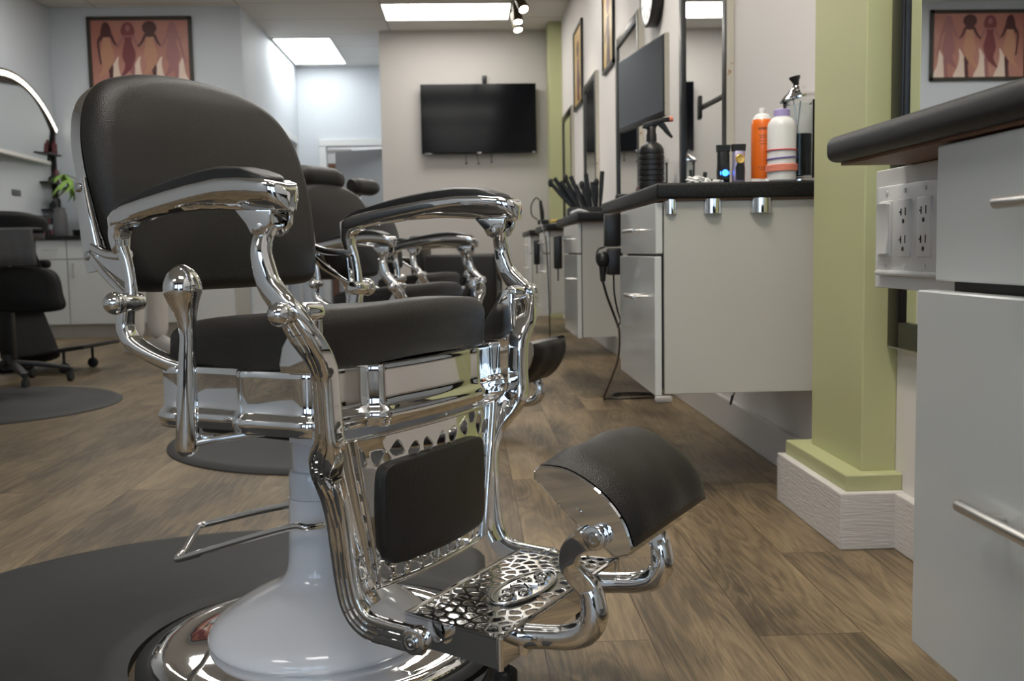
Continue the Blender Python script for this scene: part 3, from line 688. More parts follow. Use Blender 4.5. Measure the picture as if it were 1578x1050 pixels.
# ------------------------------------------------------------------ floor mats
def half_mat(cx, cy, r, bx, by, cut, label):
    """round anti-fatigue mat cut straight past the chair, with a round opening for the base"""
    t = MB(); hole = .300
    n = 120; outer = []; inner = []
    for k in range(n):
        a = 2 * PI * k / n
        d = Vector((math.cos(a), math.sin(a))); inner.append(Vector((bx, by)) + d * hole)
        # ray from the base centre to the circle
        o_ = Vector((bx - cx, by - cy)); b_ = o_.dot(d); q = -b_ + math.sqrt(max(0, b_ * b_ - o_.dot(o_) + r * r))
        if cut is not None and d.x > 1e-4: q = min(q, (cut - bx) / d.x)
        outer.append(Vector((bx, by)) + d * max(q, hole + .004))
    rows = []
    for f, z, g in ((1.0, .0, 0), (1.0, .004, 0), (.0, .0145, .02), (.0, .016, .045)):
        row = []
        for o_, i_ in zip(outer, inner):
            L = (o_ - i_).length; dd = (o_ - i_) / max(L, 1e-6); e = o_ - dd * min(g, L * .4); row.append((e.x, e.y, z))
        rows.append(row)
    for g, z in ((.055, .016), (.045, .021), (.02, .021), (.0, .016), (.0, .0)):
        row = []
        for o_, i_ in zip(outer, inner):
            L = (o_ - i_).length; dd = (o_ - i_) / max(L, 1e-6); e = i_ + dd * min(g, L * .5); row.append((e.x, e.y, z))
        rows.append(row)
    t.grid(rows, True)
    return tag(t.build('floor_mat', 'mat', None, 40), label, 'mat', 'salon mats')
half_mat(-.457, 1.67, .645, -.254, 1.60, .02, 'large dark grey vinyl mat under the nearest barber chair')
half_mat(-.42, 3.56, .645, -.245, 3.52, .04, 'dark grey vinyl mat under the second barber chair from the camera')
half_mat(-2.2, 4.5, .60, -2.42, 4.45, None, 'round dark grey mat on the wood floor at the left edge')

# ================================================================== RIGHT WALL STATIONS
def bar_handle(mb, x, y0, y1, z, r=.006, wallx=.0, st=.04):
    mb.cyl((x, y0, z), (x, y1, z), r, bev=.001, n=16)
    for y in (y0 + st, y1 - st): mb.cyl((x, y, z), (wallx, y, z), r * .8, n=12)

def station(y0, y1, xf, zt, th, cab, lab, xw=.9200, gap=.0):
    """wall-hung worktop + white cabinet with drawer and door"""
    w_ = thing('countertop', 'black stone worktop ' + lab[0], 'countertop', (xf, y0, zt), 0, 'black worktops along the right wall')
    MB().box(0, xw - xf, 0, y1 - y0, -th, 0, .007, 3).build('slab', 'worktop', w_)
    MB().box(.012, xw - xf, .012, y1 - y0 - .012, -th - .004, -th + .001).build('underside', 'chipboard', w_, 0)
    c0, c1, zb = cab
    k = thing('vanity_cabinet', 'white gloss wall-hung cabinet ' + lab[1], 'cabinet', (xf + .022, c0, zb), 0, 'white cabinets along the right wall')
    D = xw - xf - .022; Hh = zt - th - .005 - zb
    MB().box(0, D, 0, c1 - c0, 0, Hh, .0015, 1).build('carcass', 'white_panel', k, 0)
    MB().box(-.003, .012, .012, c1 - c0 - .012, .012, Hh - .012).build('shadow_gap', 'black', k, 0)
    d = MB().box(-.022, -.004, -.002, c1 - c0, Hh - .132, Hh - .004, .002, 1).build('drawer', 'white_gloss', k, 0)
    h_ = MB(); bar_handle(h_, -.045, (c1 - c0) * .36, (c1 - c0) * .36 + .17, Hh - .068, .005, -.022, .03); h_.build('handle', 'brushed', d)
    d = MB().box(-.022 - gap, -.004 - gap, -.002, c1 - c0, -.004, Hh - .139, .002, 1).build('door', 'white_gloss', k, 0)
    h_ = MB(); bar_handle(h_, -.045 - gap, (c1 - c0) * .30, (c1 - c0) * .30 + .17, Hh - .25, .005, -.022 - gap, .03); h_.build('handle', 'brushed', d)
    return w_, k
w2, k2 = station(2.50, 3.54, .474, .815, .040, (2.52, 3.10, .277), ('beyond the green pillar, with bottles and clippers on it', 'just beyond the green pillar, plain side facing the camera'), gap=.003)
for xx, rr in ((.514, .0145), (.620, .023), (.745, .0285)):
    MB().lathe([(rr, -.078), (rr + .0015, -.077), (rr + .0015, -.041), (rr - .002, -.041), (rr - .002, -.078), (rr, -.078)], (xx - .474, .025, 0), 28, False).build('tool_holder', 'chrome', w2)
w3, k3 = station(4.28, 5.34, .470, .815, .040, (4.32, 4.92, .27), ('second beyond the green pillar, carrying a tool caddy', 'second beyond the green pillar, behind the dangling adapters'))
w4, k4 = station(5.98, 7.02, .470, .815, .040, (6.02, 6.62, .27), ('third beyond the green pillar, carrying a trimmer stand', 'third beyond the green pillar'))
w5, k5 = station(7.70, 8.70, .470, .815, .040, (7.74, 8.34, .27), ('farthest along the right wall', 'farthest along the right wall'))

# near station at the right edge of the frame
w1 = thing('countertop', 'black worktop at the right edge with a worn rounded front, nearest the camera', 'countertop', (.505, 1.405, .802), 0, 'black worktops along the right wall')
MB().box(0, .413, -2.0, 0, -.036, 0, .013, 4).build('slab', 'worktop', w1)
MB().box(.02, .41, -2.0, -.012, -.040, -.034).build('underside', 'chipboard', w1, 0)
k1 = thing('drawer_cabinet', 'white gloss drawer cabinet at the right edge, nearest the camera', 'cabinet', (.553, 1.112, .185), 0)
MB().box(0, .367, -.80, -.004, .0, .574, .002, 1).build('carcass', 'white_panel', k1, 0)
MB().box(-.008, .012, -.79, -.014, .02, .57).build('shadow_gap', 'black', k1, 0)
d = MB().box(-.024, -.004, -.80, 0, .4235, .5745, .002, 2).build('drawer', 'white_gloss', k1, 0)
h_ = MB(); bar_handle(h_, -.055, -.55, -.185, .503, .0062, -.024, .055); h_.build('handle', 'brushed', d)
d = MB().box(-.044, -.024, -.80, 0, .001, .4135, .002, 2).build('drawer', 'white_gloss', k1, 0); partlabel(d, 'deep lower drawer pulled slightly open')
h_ = MB(); bar_handle(h_, -.062, -.55, -.140, .200, .0062, -.044, .055); h_.build('handle', 'brushed', d)
# outlet box under the near worktop
ob = thing('outlet_box', 'white switch and socket panel hung under the near worktop', 'outlet', (.62, 1.115, .586), 0)
MB().box(0, .08, 0, .385, 0, .175, .001, 1).build('board', 'plastic_white', ob, 0)
MB().box(-.004, .001, .02, .368, .026, .150, .002, 2).box(-.009, .001, .02, .368, .019, .027, .003, 2).build('cover_plate', 'plastic_white', ob, 30)
def rock(y):
    MB().box(-.007, -.002, y - .021, y + .021, .047, .128, .0015, 2).build('switch_frame', 'plastic_white', ob)
    MB().prism([(-.004, .051), (-.012, .051), (-.0080, .088), (-.013, .124), (-.004, .124)], 'y', y - .017, y + .017, .0008, 1).build('rocker_switch', 'plastic_white', ob, 20)
rock(.337)
def sock(y):
    o = MB().box(-.007, -.002, y - .020, y + .020, .047, .128, .0012, 2).build('socket', 'plastic_white', ob)
    s_ = MB()
    for z in (.105, .066):
        s_.box(-.0076, -.006, y - .0090, y - .0066, z, z + .011); s_.box(-.0076, -.006, y + .005, y + .0074, z, z + .010); s_.box(-.0076, -.006, y + .005, y + .0115, z + .004, z + .006)
        s_.cyl((-.0076, y - .001, z - .008), (-.006, y - .001, z - .008), .0034, n=12)
    s_.build('slots', 'slot', o, 0)
for y in (.274, .211): sock(y)
for y in (.337, .274, .211):
    for z in (.034, .140): MB().cyl((-.0052, y, z), (-.003, y, z), .0034, n=12).build('screw', 'plastic_white', ob)

# ------------------------------------------------------------------ mirrors
def wall_mirror(y0, y1, z0, z1, label, fwid=.055):
    t = thing('wall_mirror', label, 'mirror', (XR, y0, z0), 0, 'tall black framed mirrors on the right wall')
    a, b, hgt, D = 0, y1 - y0, z1 - z0, .028
    f = MB()
    f.box(-D, -.001, 0, fwid, 0, hgt, .004, 2).box(-D, -.001, b - fwid, b, 0, hgt, .004, 2).box(-D, -.001, fwid - .002, b - fwid + .002, 0, fwid, .004, 2).box(-D, -.001, fwid - .002, b - fwid + .002, hgt - fwid, hgt, .004, 2)
    g = fwid
    f.box(-D + .004, -.004, g - .003, g + .006, g, hgt - g, .002).box(-D + .004, -.004, b - g - .006, b - g + .003, g, hgt - g, .002)
    f.build('frame', 'frame_black', t, 30)
    e = MB().box(-D + .003, -.0005, -.003, .0005, -.003, hgt + .003).box(-D + .003, -.0005, b - .0005, b + .003, -.003, hgt + .003).box(-D + .003, -.0005, -.003, b + .003, -.003, .0005).box(-D + .003, -.0005, -.003, b + .003, hgt - .0005, hgt + .003)
    e.build('frame_edge', 'frame_edge', t, 0)
    MB().box(-.018, -.004, fwid - .004, b - fwid + .004, fwid - .004, hgt - fwid + .004).build('glass', 'mirror', t, 0)
    return t
wall_mirror(1.385, 2.092, .434, 1.88, 'tall black framed mirror at the right edge, between green pillar and near worktop')
wall_mirror(3.44, 4.20, .434, 1.88, 'tall black framed mirror behind the monitor, largest one seen whole in width')
wall_mirror(5.20, 6.00, .434, 1.88, 'black framed mirror partly hidden behind the wall monitor')
wall_mirror(6.95, 7.68, .434, 1.88, 'black framed mirror under the two yellow posters')
wall_mirror(8.58, 9.38, .434, 1.88, 'farthest black framed mirror, next to the green corner column')

# ------------------------------------------------------------------ posters, clock, monitor
def poster(y0, y1, z0, z1, label, v):
    t = thing('framed_poster', label, 'picture', (XR, y0, z0), 0, 'yellow posters on the right wall')
    b, hh = y1 - y0, z1 - z0
    f = MB()
    for q in ((0, .025, 0, hh), (b - .025, b, 0, hh), (0, b, 0, .025), (0, b, hh - .025, hh)): f.box(-.02, -.001, *q, .002, 1)
    f.build('frame', 'frame_black', t, 0)
    p = MB().box(-.010, -.002, .02, b - .02, .02, hh - .02)
    def sh(pts, mi, x=-.0105):
        p.mi = mi; p.poly([(x, b * u, hh * w_) for u, w_ in pts])
    el = lambda cu, cv, ru, rv, n=20: [(cu + ru * math.cos(2 * PI * k / n), cv + rv * math.sin(2 * PI * k / n)) for k in range(n)]
    if v == 0:
        sh([(.35, .08), (.62, .08), (.66, .35), (.60, .60), (.45, .62), (.36, .38)], 1); sh(el(.52, .72, .13, .10), 2, -.011); sh([(.40, .45), (.25, .25), (.30, .22), (.46, .40)], 2, -.0108)
    else:
        sh([(.30, .06), (.68, .06), (.60, .30), (.64, .52), (.42, .54), (.34, .3)], 2); sh(el(.50, .68, .16, .14), 1, -.011); sh([(.62, .50), (.80, .32), (.76, .28), (.58, .42)], 1, -.0108)
    p.build('print', ['pic_yellow', 'pic_wine', 'pic_dark'], t, 0, fix=False)
poster(7.84, 8.42, 1.80, 2.44, 'small yellow poster with dark figure, farther of the two on the right wall', 0)
poster(6.17, 6.64, 1.79, 2.42, 'yellow poster with dark figure, nearer of the two, cut by the frame top', 1)
ck = thing('wall_clock', 'round wall clock with white face and deep black rim, above the monitor', 'clock', (XR, 4.80, 1.885))
RX = Matrix.Rotation(-PI / 2, 4, 'Y')
MB().lathe([(.18, 0), (.185, .01), (.185, .05), (.178, .056), (.169, .0525), (.165, .02), (.18, 0)], n=48, cap=False, mtx=RX).build('rim', 'black', ck)
cf = MB().lathe([(.001, .052), (.170, .052)], n=48, cap=False, mtx=RX); cf.mi = 1
for k in range(12):
    a = k * PI / 6; cf.box(-.0535, -.0515, -.004, .004, .125, .15, mtx=Matrix.Rotation(a, 4, 'X'))
cf.build('face', ['plastic_white', 'black'], ck, 0)
MB().box(-.056, -.053, -.004, .004, -.01, .09, mtx=Matrix.Rotation(2.2, 4, 'X')).build('hour_hand', 'black', ck, 0)
MB().box(-.059, -.056, -.003, .003, -.01, .13, mtx=Matrix.Rotation(.5, 4, 'X')).build('minute_hand', 'black', ck, 0)
mo = thing('monitor', 'dark flat monitor on a wall arm above the spray bottle', 'monitor', (.691, 3.99, 1.292), math.radians(98.8))
# local x along the screen width, local -y?: build facing the room (local +y = towards -X world)
MB().box(-.279, .279, -.022, .0, -.149, .149, .004, 2).box(-.12, .12, -.034, -.02, -.08, .08, .006, 2).build('housing', 'black', mo, 30)
MB().box(-.270, .270, -.001, .0015, -.132, .141).build('screen', 'monitor_glass', mo, 0)
MB().box(-.283, -.277, -.020, -.002, -.150, .150).build('edge_trim', 'frame_edge', mo, 0)
MB().cyl((.05, -.03, 0), (.22, -.05, 0), .012).cyl((.22, -.05, -.03), (.22, -.05, .03), .015).cyl((.22, -.05, 0), (.60, -.125, 0), .012).box(.56, .64, -.142, -.124, -.05, .05, .003).build('wall_arm', 'black', mo)

# ------------------------------------------------------------------ things on the worktop beyond the pillar (z = .815)
Z2 = .8155
sb = thing('spray_bottle', 'black ribbed spray bottle with orange nozzle on the worktop', 'spray bottle', (.513, 2.78, Z2))
prof = [(.001, 0), (.033, 0), (.035, .004)]
for k in range(6):
    z = .010 + k * .0145; prof += [(.0355, z), (.0355, z + .010), (.0335, z + .0118), (.0335, z + .0130)]
prof += [(.035, .100), (.034, .110), (.029, .120), (.019, .128), (.0145, .131)]
MB().lathe(prof, n=36).build('bottle', 'black', sb)
MB().lathe([(.0145, .128), (.0145, .150), (.0125, .155), (.0125, .168), (.010, .172)], n=24).build('collar', 'black', sb)
sp = MB().prism([(-.026, .170), (-.022, .182), (.0, .188), (.030, .196), (.050, .198), (.050, .186), (.030, .184), (.018, .178), (.012, .168), (-.012, .166)], 'y', -.009, .009, .003)
sp.ribbon([(.022, 0, .184), (.034, 0, .172), (.045, 0, .157), (.058, 0, .142)], [.018, .016, .012, .006], .010, 16, (0, 1, 0))
sp.build('trigger_head', 'black', sb)
MB().cyl((.047, 0, .192), (.060, 0, .193), .0075, bev=.001).build('nozzle', 'coral', sb)

oc = thing('spray_can', 'tall orange aerosol can with white cap on the worktop', 'aerosol can', (.772, 2.605, Z2))
MB().lathe([(.001, 0), (.027, 0), (.0285, .003), (.0285, .150), (.0275, .158), (.024, .166)], n=36).build('can', 'orange', oc)
MB().lathe([(.0255, .162), (.022, .172), (.017, .178), (.0125, .180)], n=30).build('shoulder', 'plastic_white', oc)
MB().lathe([(.009, .178), (.009, .190), (.0075, .195), (.001, .195)], n=20).build('nozzle_cap', 'plastic_white', oc)
tx = MB()
for k, (z, w_) in enumerate(((.137, .5), (.122, .42), (.116, .36), (.108, .44), (.100, .3), (.04, .5), (.034, .4))):
    a0 = -1.75
    rows = [[(.02865 * math.cos(a0 + t * w_), .02865 * math.sin(a0 + t * w_), z + q) for t in [j / 6 * 2 - 1 for j in range(7)]] for q in (0, .0018 if k else .006)]
    tx.grid(rows)
tx.build('print', mat('can_print', (.28, .07, .02), .5), oc, 0)

wb_ = thing('powder_bottle', 'white plastic bottle with lilac cap and hair bands around it', 'bottle', (.803, 2.54, Z2))
MB().lathe([(.001, 0), (.033, 0), (.036, .004), (.036, .138), (.034, .148), (.027, .158), (.020, .163), (.0195, .168)], n=36).build('bottle', 'plastic_white', wb_)
MB().lathe([(.0205, .164), (.0205, .180), (.019, .182), (.001, .182)], n=30).build('cap', 'lilac', wb_)
def band(z, r, t, m, tilt=0., n=1):
    b = MB()
    for k in range(n):
        b.tube([((.0365 + t * .6) * math.cos(a), (.0365 + t * .6) * math.sin(a), z + k * t * 1.5 + tilt * math.cos(a) * .0365) for a in (2 * PI * j / 36 for j in range(36))], t, 8, closed=True)
    b.build('hair_band', m, wb_)
band(.079, 0, .0017, 'red'); band(.059, 0, .0017, 'navy', .07); band(.028, 0, .0028, 'coral', .03, 4)

def jar(loc, label, tilt):
    t = thing('disinfectant_jar', label, 'jar', loc, 0, 'glass disinfectant jars')
    MB().lathe([(.001, .0), (.040, .0), (.044, .004), (.044, .008), (.040, .012)], n=36).build('foot_ring', 'chrome', t)
    MB().lathe([(.039, .011), (.041, .016), (.041, .205), (.044, .209), (.041, .212), (.039, .205), (.039, .018), (.001, .014)], n=36, cap=False).build('jar_glass', 'glass', t)
    MB().lathe([(.001, .018), (.0375, .018), (.0375, .125), (.001, .125)], n=30).build('liquid', 'bluefluid', t)
    mt = Matrix.Translation((0, 0, .216)) @ Matrix.Rotation(tilt, 4, 'Y')
    l = MB().lathe([(.001, .0), (.048, .0), (.050, .002), (.050, .007), (.047, .009), (.036, .018), (.026, .022), (.022, .028), (.013, .032), (.011, .036), (.001, .036)], n=36, mtx=mt).build('lid', 'chrome', t)
    MB().lathe([(.008, .034), (.0075, .042), (.010, .048), (.0145, .056), (.0145, .060), (.001, .061)], n=24, mtx=mt).build('lid_knob', 'black', l)
    MB().cyl((.01, .0, .05), (-.012, .01, .215), .002).cyl((-.01, .012, .05), (.0, -.01, .21), .002).build('lift_rod', 'chrome', t)
jar((.868, 2.60, Z2), 'glass jar of dark disinfectant with tilted chrome lid, against the green pillar', math.radians(-13))
jar((.842, 4.40, Z2), 'small looking disinfectant jar farther back, half hidden by the spray bottle', 0)

def clipper(loc, label, mlist, led, tilt):
    t = thing('hair_clipper', label, 'hair clipper', loc, 0, 'hair clippers on the worktop')
    body = MB(); rows = []
    for z, w_, d_ in ((0, .012, .012), (.004, .0155, .015), (.03, .0165, .016), (.055, .0150, .015), (.075, .0155, .014), (.083, .0145, .012)):
        rows.append([(w_ * (abs(math.cos(a)) ** .6) * (1 if math.cos(a) > 0 else -1), d_ * (abs(math.sin(a)) ** .6) * (1 if math.sin(a) > 0 else -1), z) for a in (2 * PI * j / 24 for j in range(24))])
    body.grid(rows, True, True, True); body.build('body', mlist[0], t, 40)
    MB().prism([(-.0165, .083), (.0165, .083), (.0175, .096), (.0175, .101), (-.0175, .101), (-.0175, .096)], 'y', -.009, .009, .001, 1).build('blade', mlist[1], t)
    MB().prism([(-.010, .010), (.010, .010), (.0115, .04), (.008, .052), (-.008, .052), (-.0115, .04)], 'y', -.0185, -.012, .001, 1).build('grip', mlist[2], t)
    r_ = MB().lathe([(.0105, 0), (.0125, .002), (.0105, .004), (.008, .003)], n=24, mtx=Matrix.Translation((0, -.0145, .062 if not led else .028)) @ Matrix.Rotation(PI / 2, 4, 'X')).build('ring', mlist[3], t)
    if led: MB().lathe([(.001, .0045), (.0085, .004)], n=20, cap=False, mtx=Matrix.Translation((0, -.0165, .028)) @ Matrix.Rotation(PI / 2, 4, 'X')).build('power_light', 'blue_led', t)
clipper((.668, 2.60, Z2), 'small black trimmer with round blue light standing on the worktop', ['black', 'black', 'black', 'blue_led'], True, 0)
clipper((.704, 2.585, Z2), 'lilac and silver hair clipper with gold ring standing on the worktop', [mat('lilac_metal', (.55, .50, .70), .25, .6), 'black', 'black', 'gold'], False, 0)

def tissue(loc, s_, seed, label):
    rnd = random.Random(seed); b = MB(); bm = b.bm
    bmesh.ops.create_icosphere(bm, subdivisions=3, radius=1.)
    ph = [rnd.uniform(0, 6) for _ in range(9)]
    for v in bm.verts:
        x, y, z = v.co; f = 1 + .28 * math.sin(4 * x + ph[0]) * math.sin(5 * y + ph[1]) + .2 * math.sin(9 * z + 6 * x + ph[2]) + .12 * math.sin(13 * y + ph[3])
        v.co = Vector((x * s_[0] * f, y * s_[1] * f, max(0, (z * f + .55) * s_[2])))
    tag(b.build('tissue', 'tissue', None, 30), label, 'tissue', 'white tissues on the worktop').location = (loc[0], loc[1], loc[2] + .002)
tissue((.592, 2.60, Z2), (.022, .022, .012), 1, 'largest crumpled white tissue, left of the trimmer')
tissue((.630, 2.64, Z2), (.013, .016, .011), 4, 'small upright white tissue between the larger one and the trimmer')
tissue((.645, 2.57, Z2), (.012, .013, .005), 8, 'flattest crumpled white tissue, beside the black trimmer')
for k in range(5):
    g_ = MB().box(-.011, .011, -.008, .008, 0, .006, .001, 1)
    for q in range(5): g_.box(-.010 + q * .0046, -.008 + q * .0046, -.008, .008, .005, .009)
    o = g_.build('clipper_guard', 'plastic_white', None, 0); o.location = (.735 + k * .017, 2.545 + (k % 2) * .012, Z2); o.rotation_euler = (0, 0, k * .7)
    tag(o, 'small white clipper guard lying in front of the orange can', 'clipper guard', 'clipper guards by the orange can')
# cables and adapters at the far end of the cabinet
pa = thing('power_adapter', 'black power adapters plugged in beside the drawer of the pillar-side cabinet', 'power adapter', (.455, 3.16, .60))
MB().box(-.02, .03, 0, .05, .06, .165, .006, 2).build('upper_adapter', 'black', pa)
MB().box(-.015, .035, -.005, .045, -.03, .055, .006, 2).build('lower_adapter', 'black', pa)
MB().ball((-.030, .0, .02), .022, 1, 1, 1.2).cyl((-.03, 0, .0), (-.03, 0, -.05), .012, .008).build('plug', 'black', pa)
cb = MB()
cb.tube([(.425, 3.16, .55), (.44, 3.17, .50), (.475, 3.22, .42), (.52, 3.45, .36), (.56, 3.75, .24), (.575, 4.05, .12), (.572, 4.25, .012), (.60, 4.285, .0045), (.70, 4.27, .0045), (.80, 4.29, .0045), (.84, 4.36, .0045), (.76, 4.43, .0045), (.66, 4.43, .0045), (.63, 4.37, .0045), (.70, 4.33, .011), (.80, 4.37, .005), (.86, 4.43, .0045), (.885, 4.47, .03), (.89, 4.48, .12)], .004, 8, 200)
tag(cb.build('power_cable', 'black'), 'black cable hanging from the adapters and looping on the floor', 'cable')
cb = MB(); cb.tube([(.432, 3.17, .66), (.410, 3.16, .65), (.405, 3.15, .615), (.425, 3.15, .60)], .003, 8, 30)
tag(cb.build('short_lead', 'black'), 'tiny black lead looping out of the upper adapter', 'cable')
cb = MB(); cb.tube([(.46, 3.165, .575), (.463, 3.17, .51), (.478, 3.20, .45), (.497, 3.27, .415), (.490, 3.29, .395)], .003, 8, 40)
tag(cb.build('short_lead', 'black'), 'short black lead looping beside the long hanging cable', 'cable')
tag(MB().box(-.035, .035, -.02, .02, 0, .025, .006).build('floor_plug', 'plastic_white'), 'white plug lying on the floor beside the looped cable', 'plug').location = (.815, 4.17, 0)
cb = MB(); cb.tube([(.70, 2.60, .276), (.698, 2.60, .262), (.692, 2.60, .255)], .002, 6, 10).cyl((.694, 2.60, .258), (.688, 2.60, .233), .004, .003)
tag(cb.build('cable_end', 'black'), 'short black cable end dangling below the pillar-side cabinet', 'cable')

# ------------------------------------------------------------------ things on the farther worktops
cd = thing('tool_caddy', 'black caddy holding combs and brushes on the second worktop beyond the pillar', 'tool caddy', (.60, 5.02, Z2))
MB().box(-.10, .09, -.06, .06, 0, .05, .01, 2).build('tray', 'black', cd)
rnd = random.Random(3)
tools = []
for k in range(11):
    x = .525 + k * .014; lean = -.9 + .10 * k
    t = MB(); dx, hgt = lean * .12, .11 + rnd.random() * .06
    t.ribbon([(0, 0, 0), (dx * .5, 0, hgt * .5), (dx, 0, hgt)], [.014, .022, .018], .012, 8, (0, 1, 0))
    if k % 3 == 0: t.ball((dx, 0, hgt), .014, 1, .6, 1.6, 10)
    if k % 3 == 1: t.ribbon([(dx * .5, 0, hgt * .5), (dx * 1.05, 0, hgt * 1.05)], .022, .004, 6, (0, 1, 0))
    o = t.build('comb', 'black'); o.location = (x, 5.02 + (k % 2) * .03, Z2 + .05)
    tag(o, 'black handled comb or brush standing in the tool caddy', 'comb', 'combs and brushes in the tool caddy')
tw = MB(); tw.ribbon([(0, 0, .012), (.04, 0, .025), (.08, 0, .014), (.11, 0, .006)], [.09, .10, .10, .08], [.012, .014, .012, .006], 20, (0, 0, 1))
tag(tw.build('folded_cloth', 'tissue'), 'white folded cloth at the front of the second worktop beyond the pillar', 'cloth').location = (.49, 4.80, Z2)
bx = MB(); bx.tube([(.0, 0, .008), (.02, .05, .012), (.05, .1, .009), (.09, .06, .014), (.06, .0, .01), (.02, -.03, .012), (.06, -.05, .008)], .006, 8, 40).box(-.01, .06, -.06, -.02, 0, .02, .006)
tag(bx.build('coiled_clipper', 'black'), 'black clipper with coiled cord at the far end of the pillar-side worktop', 'hair clipper').location = (.505, 3.38, Z2)
hb = thing('product_bottle', 'white bottle with red cap on the second worktop beyond the pillar', 'bottle', (.86, 4.75, Z2))
MB().lathe([(.001, 0), (.028, 0), (.03, .003), (.03, .10), (.02, .115), (.012, .118)], n=24).build('bottle', 'plastic_white', hb)
MB().lathe([(.014, .116), (.014, .135), (.001, .136)], n=18).build('cap', 'red', hb)
hb = MB().ball((0, 0, .10), .035, .4, 1, 1.3).cyl((0, 0, 0), (0, 0, .06), .008)
tag(hb.build('hand_brush', mat('brown_wood', (.06, .025, .015), .5)), 'brown oval brush standing next to the white bottle with red cap', 'brush').location = (.83, 4.85, Z2)
ts = thing('trimmer_stand', 'black trimmer standing upright with its cord loop on the third worktop', 'hair clipper', (.485, 6.25, Z2))
MB().box(-.05, .02, -.03, .03, 0, .03, .008, 2).build('dock', 'black', ts)
MB().tube([(-.02, 0, .02), (-.022, 0, .07), (-.028, 0, .12), (-.03, 0, .15)], [.012, .014, .011, .008], 12, 20).build('trimmer', 'black', ts)
MB().tube([(-.05, 0, .03), (-.085, 0, .06), (-.088, 0, .12), (-.06, 0, .165), (-.035, 0, .15)], .004, 8, 30).build('cord', 'black', ts)
tl = MB().ribbon([(0, 0, .01), (.06, .02, .016), (.12, .03, .012)], [.02, .03, .02], .016, 16, (0, 0, 1))
tag(tl.build('hair_iron', 'gold'), 'gold coloured styling iron lying on the third worktop', 'styling iron').location = (.50, 6.10, Z2 + .004)
for i, (xx, yy, zz) in enumerate(((.445, 4.98, .64), (.455, 6.68, .64))):
    o = MB().box(-.02, .02, -.03, .03, -.08, .085, .008, 2).cyl((0, 0, -.08), (0, 0, -.14), .004).build('hanging_adapter', 'black')
    o.location = (xx, yy, zz); tag(o, ('black adapter box hanging beside the second cabinet beyond the pillar', 'black adapter box hanging beside the third cabinet beyond the pillar')[i], 'power adapter')
cb = MB(); cb.tube([(.452, 6.24, .838), (.448, 6.10, .80), (.462, 5.97, .72), (.47, 5.955, .55), (.475, 5.95, .3), (.48, 5.95, .006)], .004, 8, 40)
tag(cb.build('trimmer_cable', 'black'), 'thin black cable running down in front of the third cabinet', 'cable')

# ================================================================== BACK WALL
tv = thing('television', 'large black flat television hanging on the beige back wall', 'television', (.126, YB, 1.945))
MB().box(-.562, .562, -.10, -.055, -.335, .335, .005, 2).build('housing', 'black', tv, 30)
MB().box(-.555, .555, -.103, -.098, -.318, .330).build('screen', 'screen', tv, 0)
MB().box(-.20, .20, -.056, -.001, -.15, .15).build('wall_mount', 'black', tv, 0)
MB().box(-.02, .02, -.104, -.1, -.331, -.323).box(.52, .545, -.104, -.1, -.329, -.321).box(-.53, -.46, -.104, -.1, -.333, -.328).build('badge', 'brushed', tv, 0)
o = MB().box(-.022, .022, -.03, -.001, -.04, .04, .004).build('wall_sensor', 'black'); o.location = (.19, YB, 2.33); tag(o, 'small black box on the wall just above the television', 'wall box')
for i, (xx, dz) in enumerate(((-.005, .085), (.105, .09), (.245, .075))):
    o = MB().tube([(0, -.05, .06), (0, -.03, 0), (.012 if i == 1 else 0, -.012, -dz)], .003, 6, 10).ball((.012 if i == 1 else 0, -.012, -dz), .010, n=8).build('cable', 'black'); o.location = (xx, YB, 1.61)
    tag(o, ('left', 'middle', 'right')[i] + ' one of three short cables hanging below the television', 'cable', 'cables under the television')

# ------------------------------------------------------------------ picture of four women on the left back wall
pc = thing('framed_picture', 'large framed terracotta print of four women linking hands', 'picture', (-2.795, 8.93, 2.415))
W_, H_ = .89, .62
f = MB()
for q in ((-W_ / 2, -W_ / 2 + .03, -H_ / 2, H_ / 2), (W_ / 2 - .03, W_ / 2, -H_ / 2, H_ / 2)): f.box(q[0], q[1], -.03, -.001, q[2], q[3], .003)
f.box(-W_ / 2, W_ / 2, -.03, -.001, -H_ / 2, -H_ / 2 + .03, .003).box(-W_ / 2, W_ / 2, -.03, -.001, H_ / 2 - .03, H_ / 2, .003)
f.build('frame', mat('dark_carved_frame', (.035, .028, .02), .5), pc, 0)
p = MB().box(-W_ / 2 + .02, W_ / 2 - .02, -.014, -.004, -H_ / 2 + .02, H_ / 2 - .02)
lay = [0]
def S(pts, mi):
    lay[0] += 1; p.mi = mi; y = -.0145 - lay[0] * .00012
    p.poly([(a, y, b) for a, b in pts])
def SM(pts, mi, n=40): S([(q.x, q.y) for q in catmull([(a, b, 0) for a, b in pts], n, True)], mi)
def limb(a, b, c, w0, w1, mi):
    P = catmull([(*a, 0), (*b, 0), (*c, 0)], 14); L_, R_ = [], []
    for i, q in enumerate(P):
        t = (P[min(i + 1, 14)] - P[max(i - 1, 0)]).normalized(); w_ = w0 + (w1 - w0) * i / 14
        L_.append((q.x - t.y * w_, q.y + t.x * w_)); R_.append((q.x + t.y * w_, q.y - t.x * w_))
    S(L_ + R_[::-1], mi)
cxs = (-.285, -.10, .085, .275)
for k, cx_ in enumerate(cxs):   # pale flame shapes beside each figure
    SM([(cx_ + .02, -.285), (cx_ + .025, -.20), (cx_ + .045, -.11), (cx_ + .078, -.045), (cx_ + .098, -.03), (cx_ + .092, -.09), (cx_ + .105, -.18), (cx_ + .145, -.285)], 5)
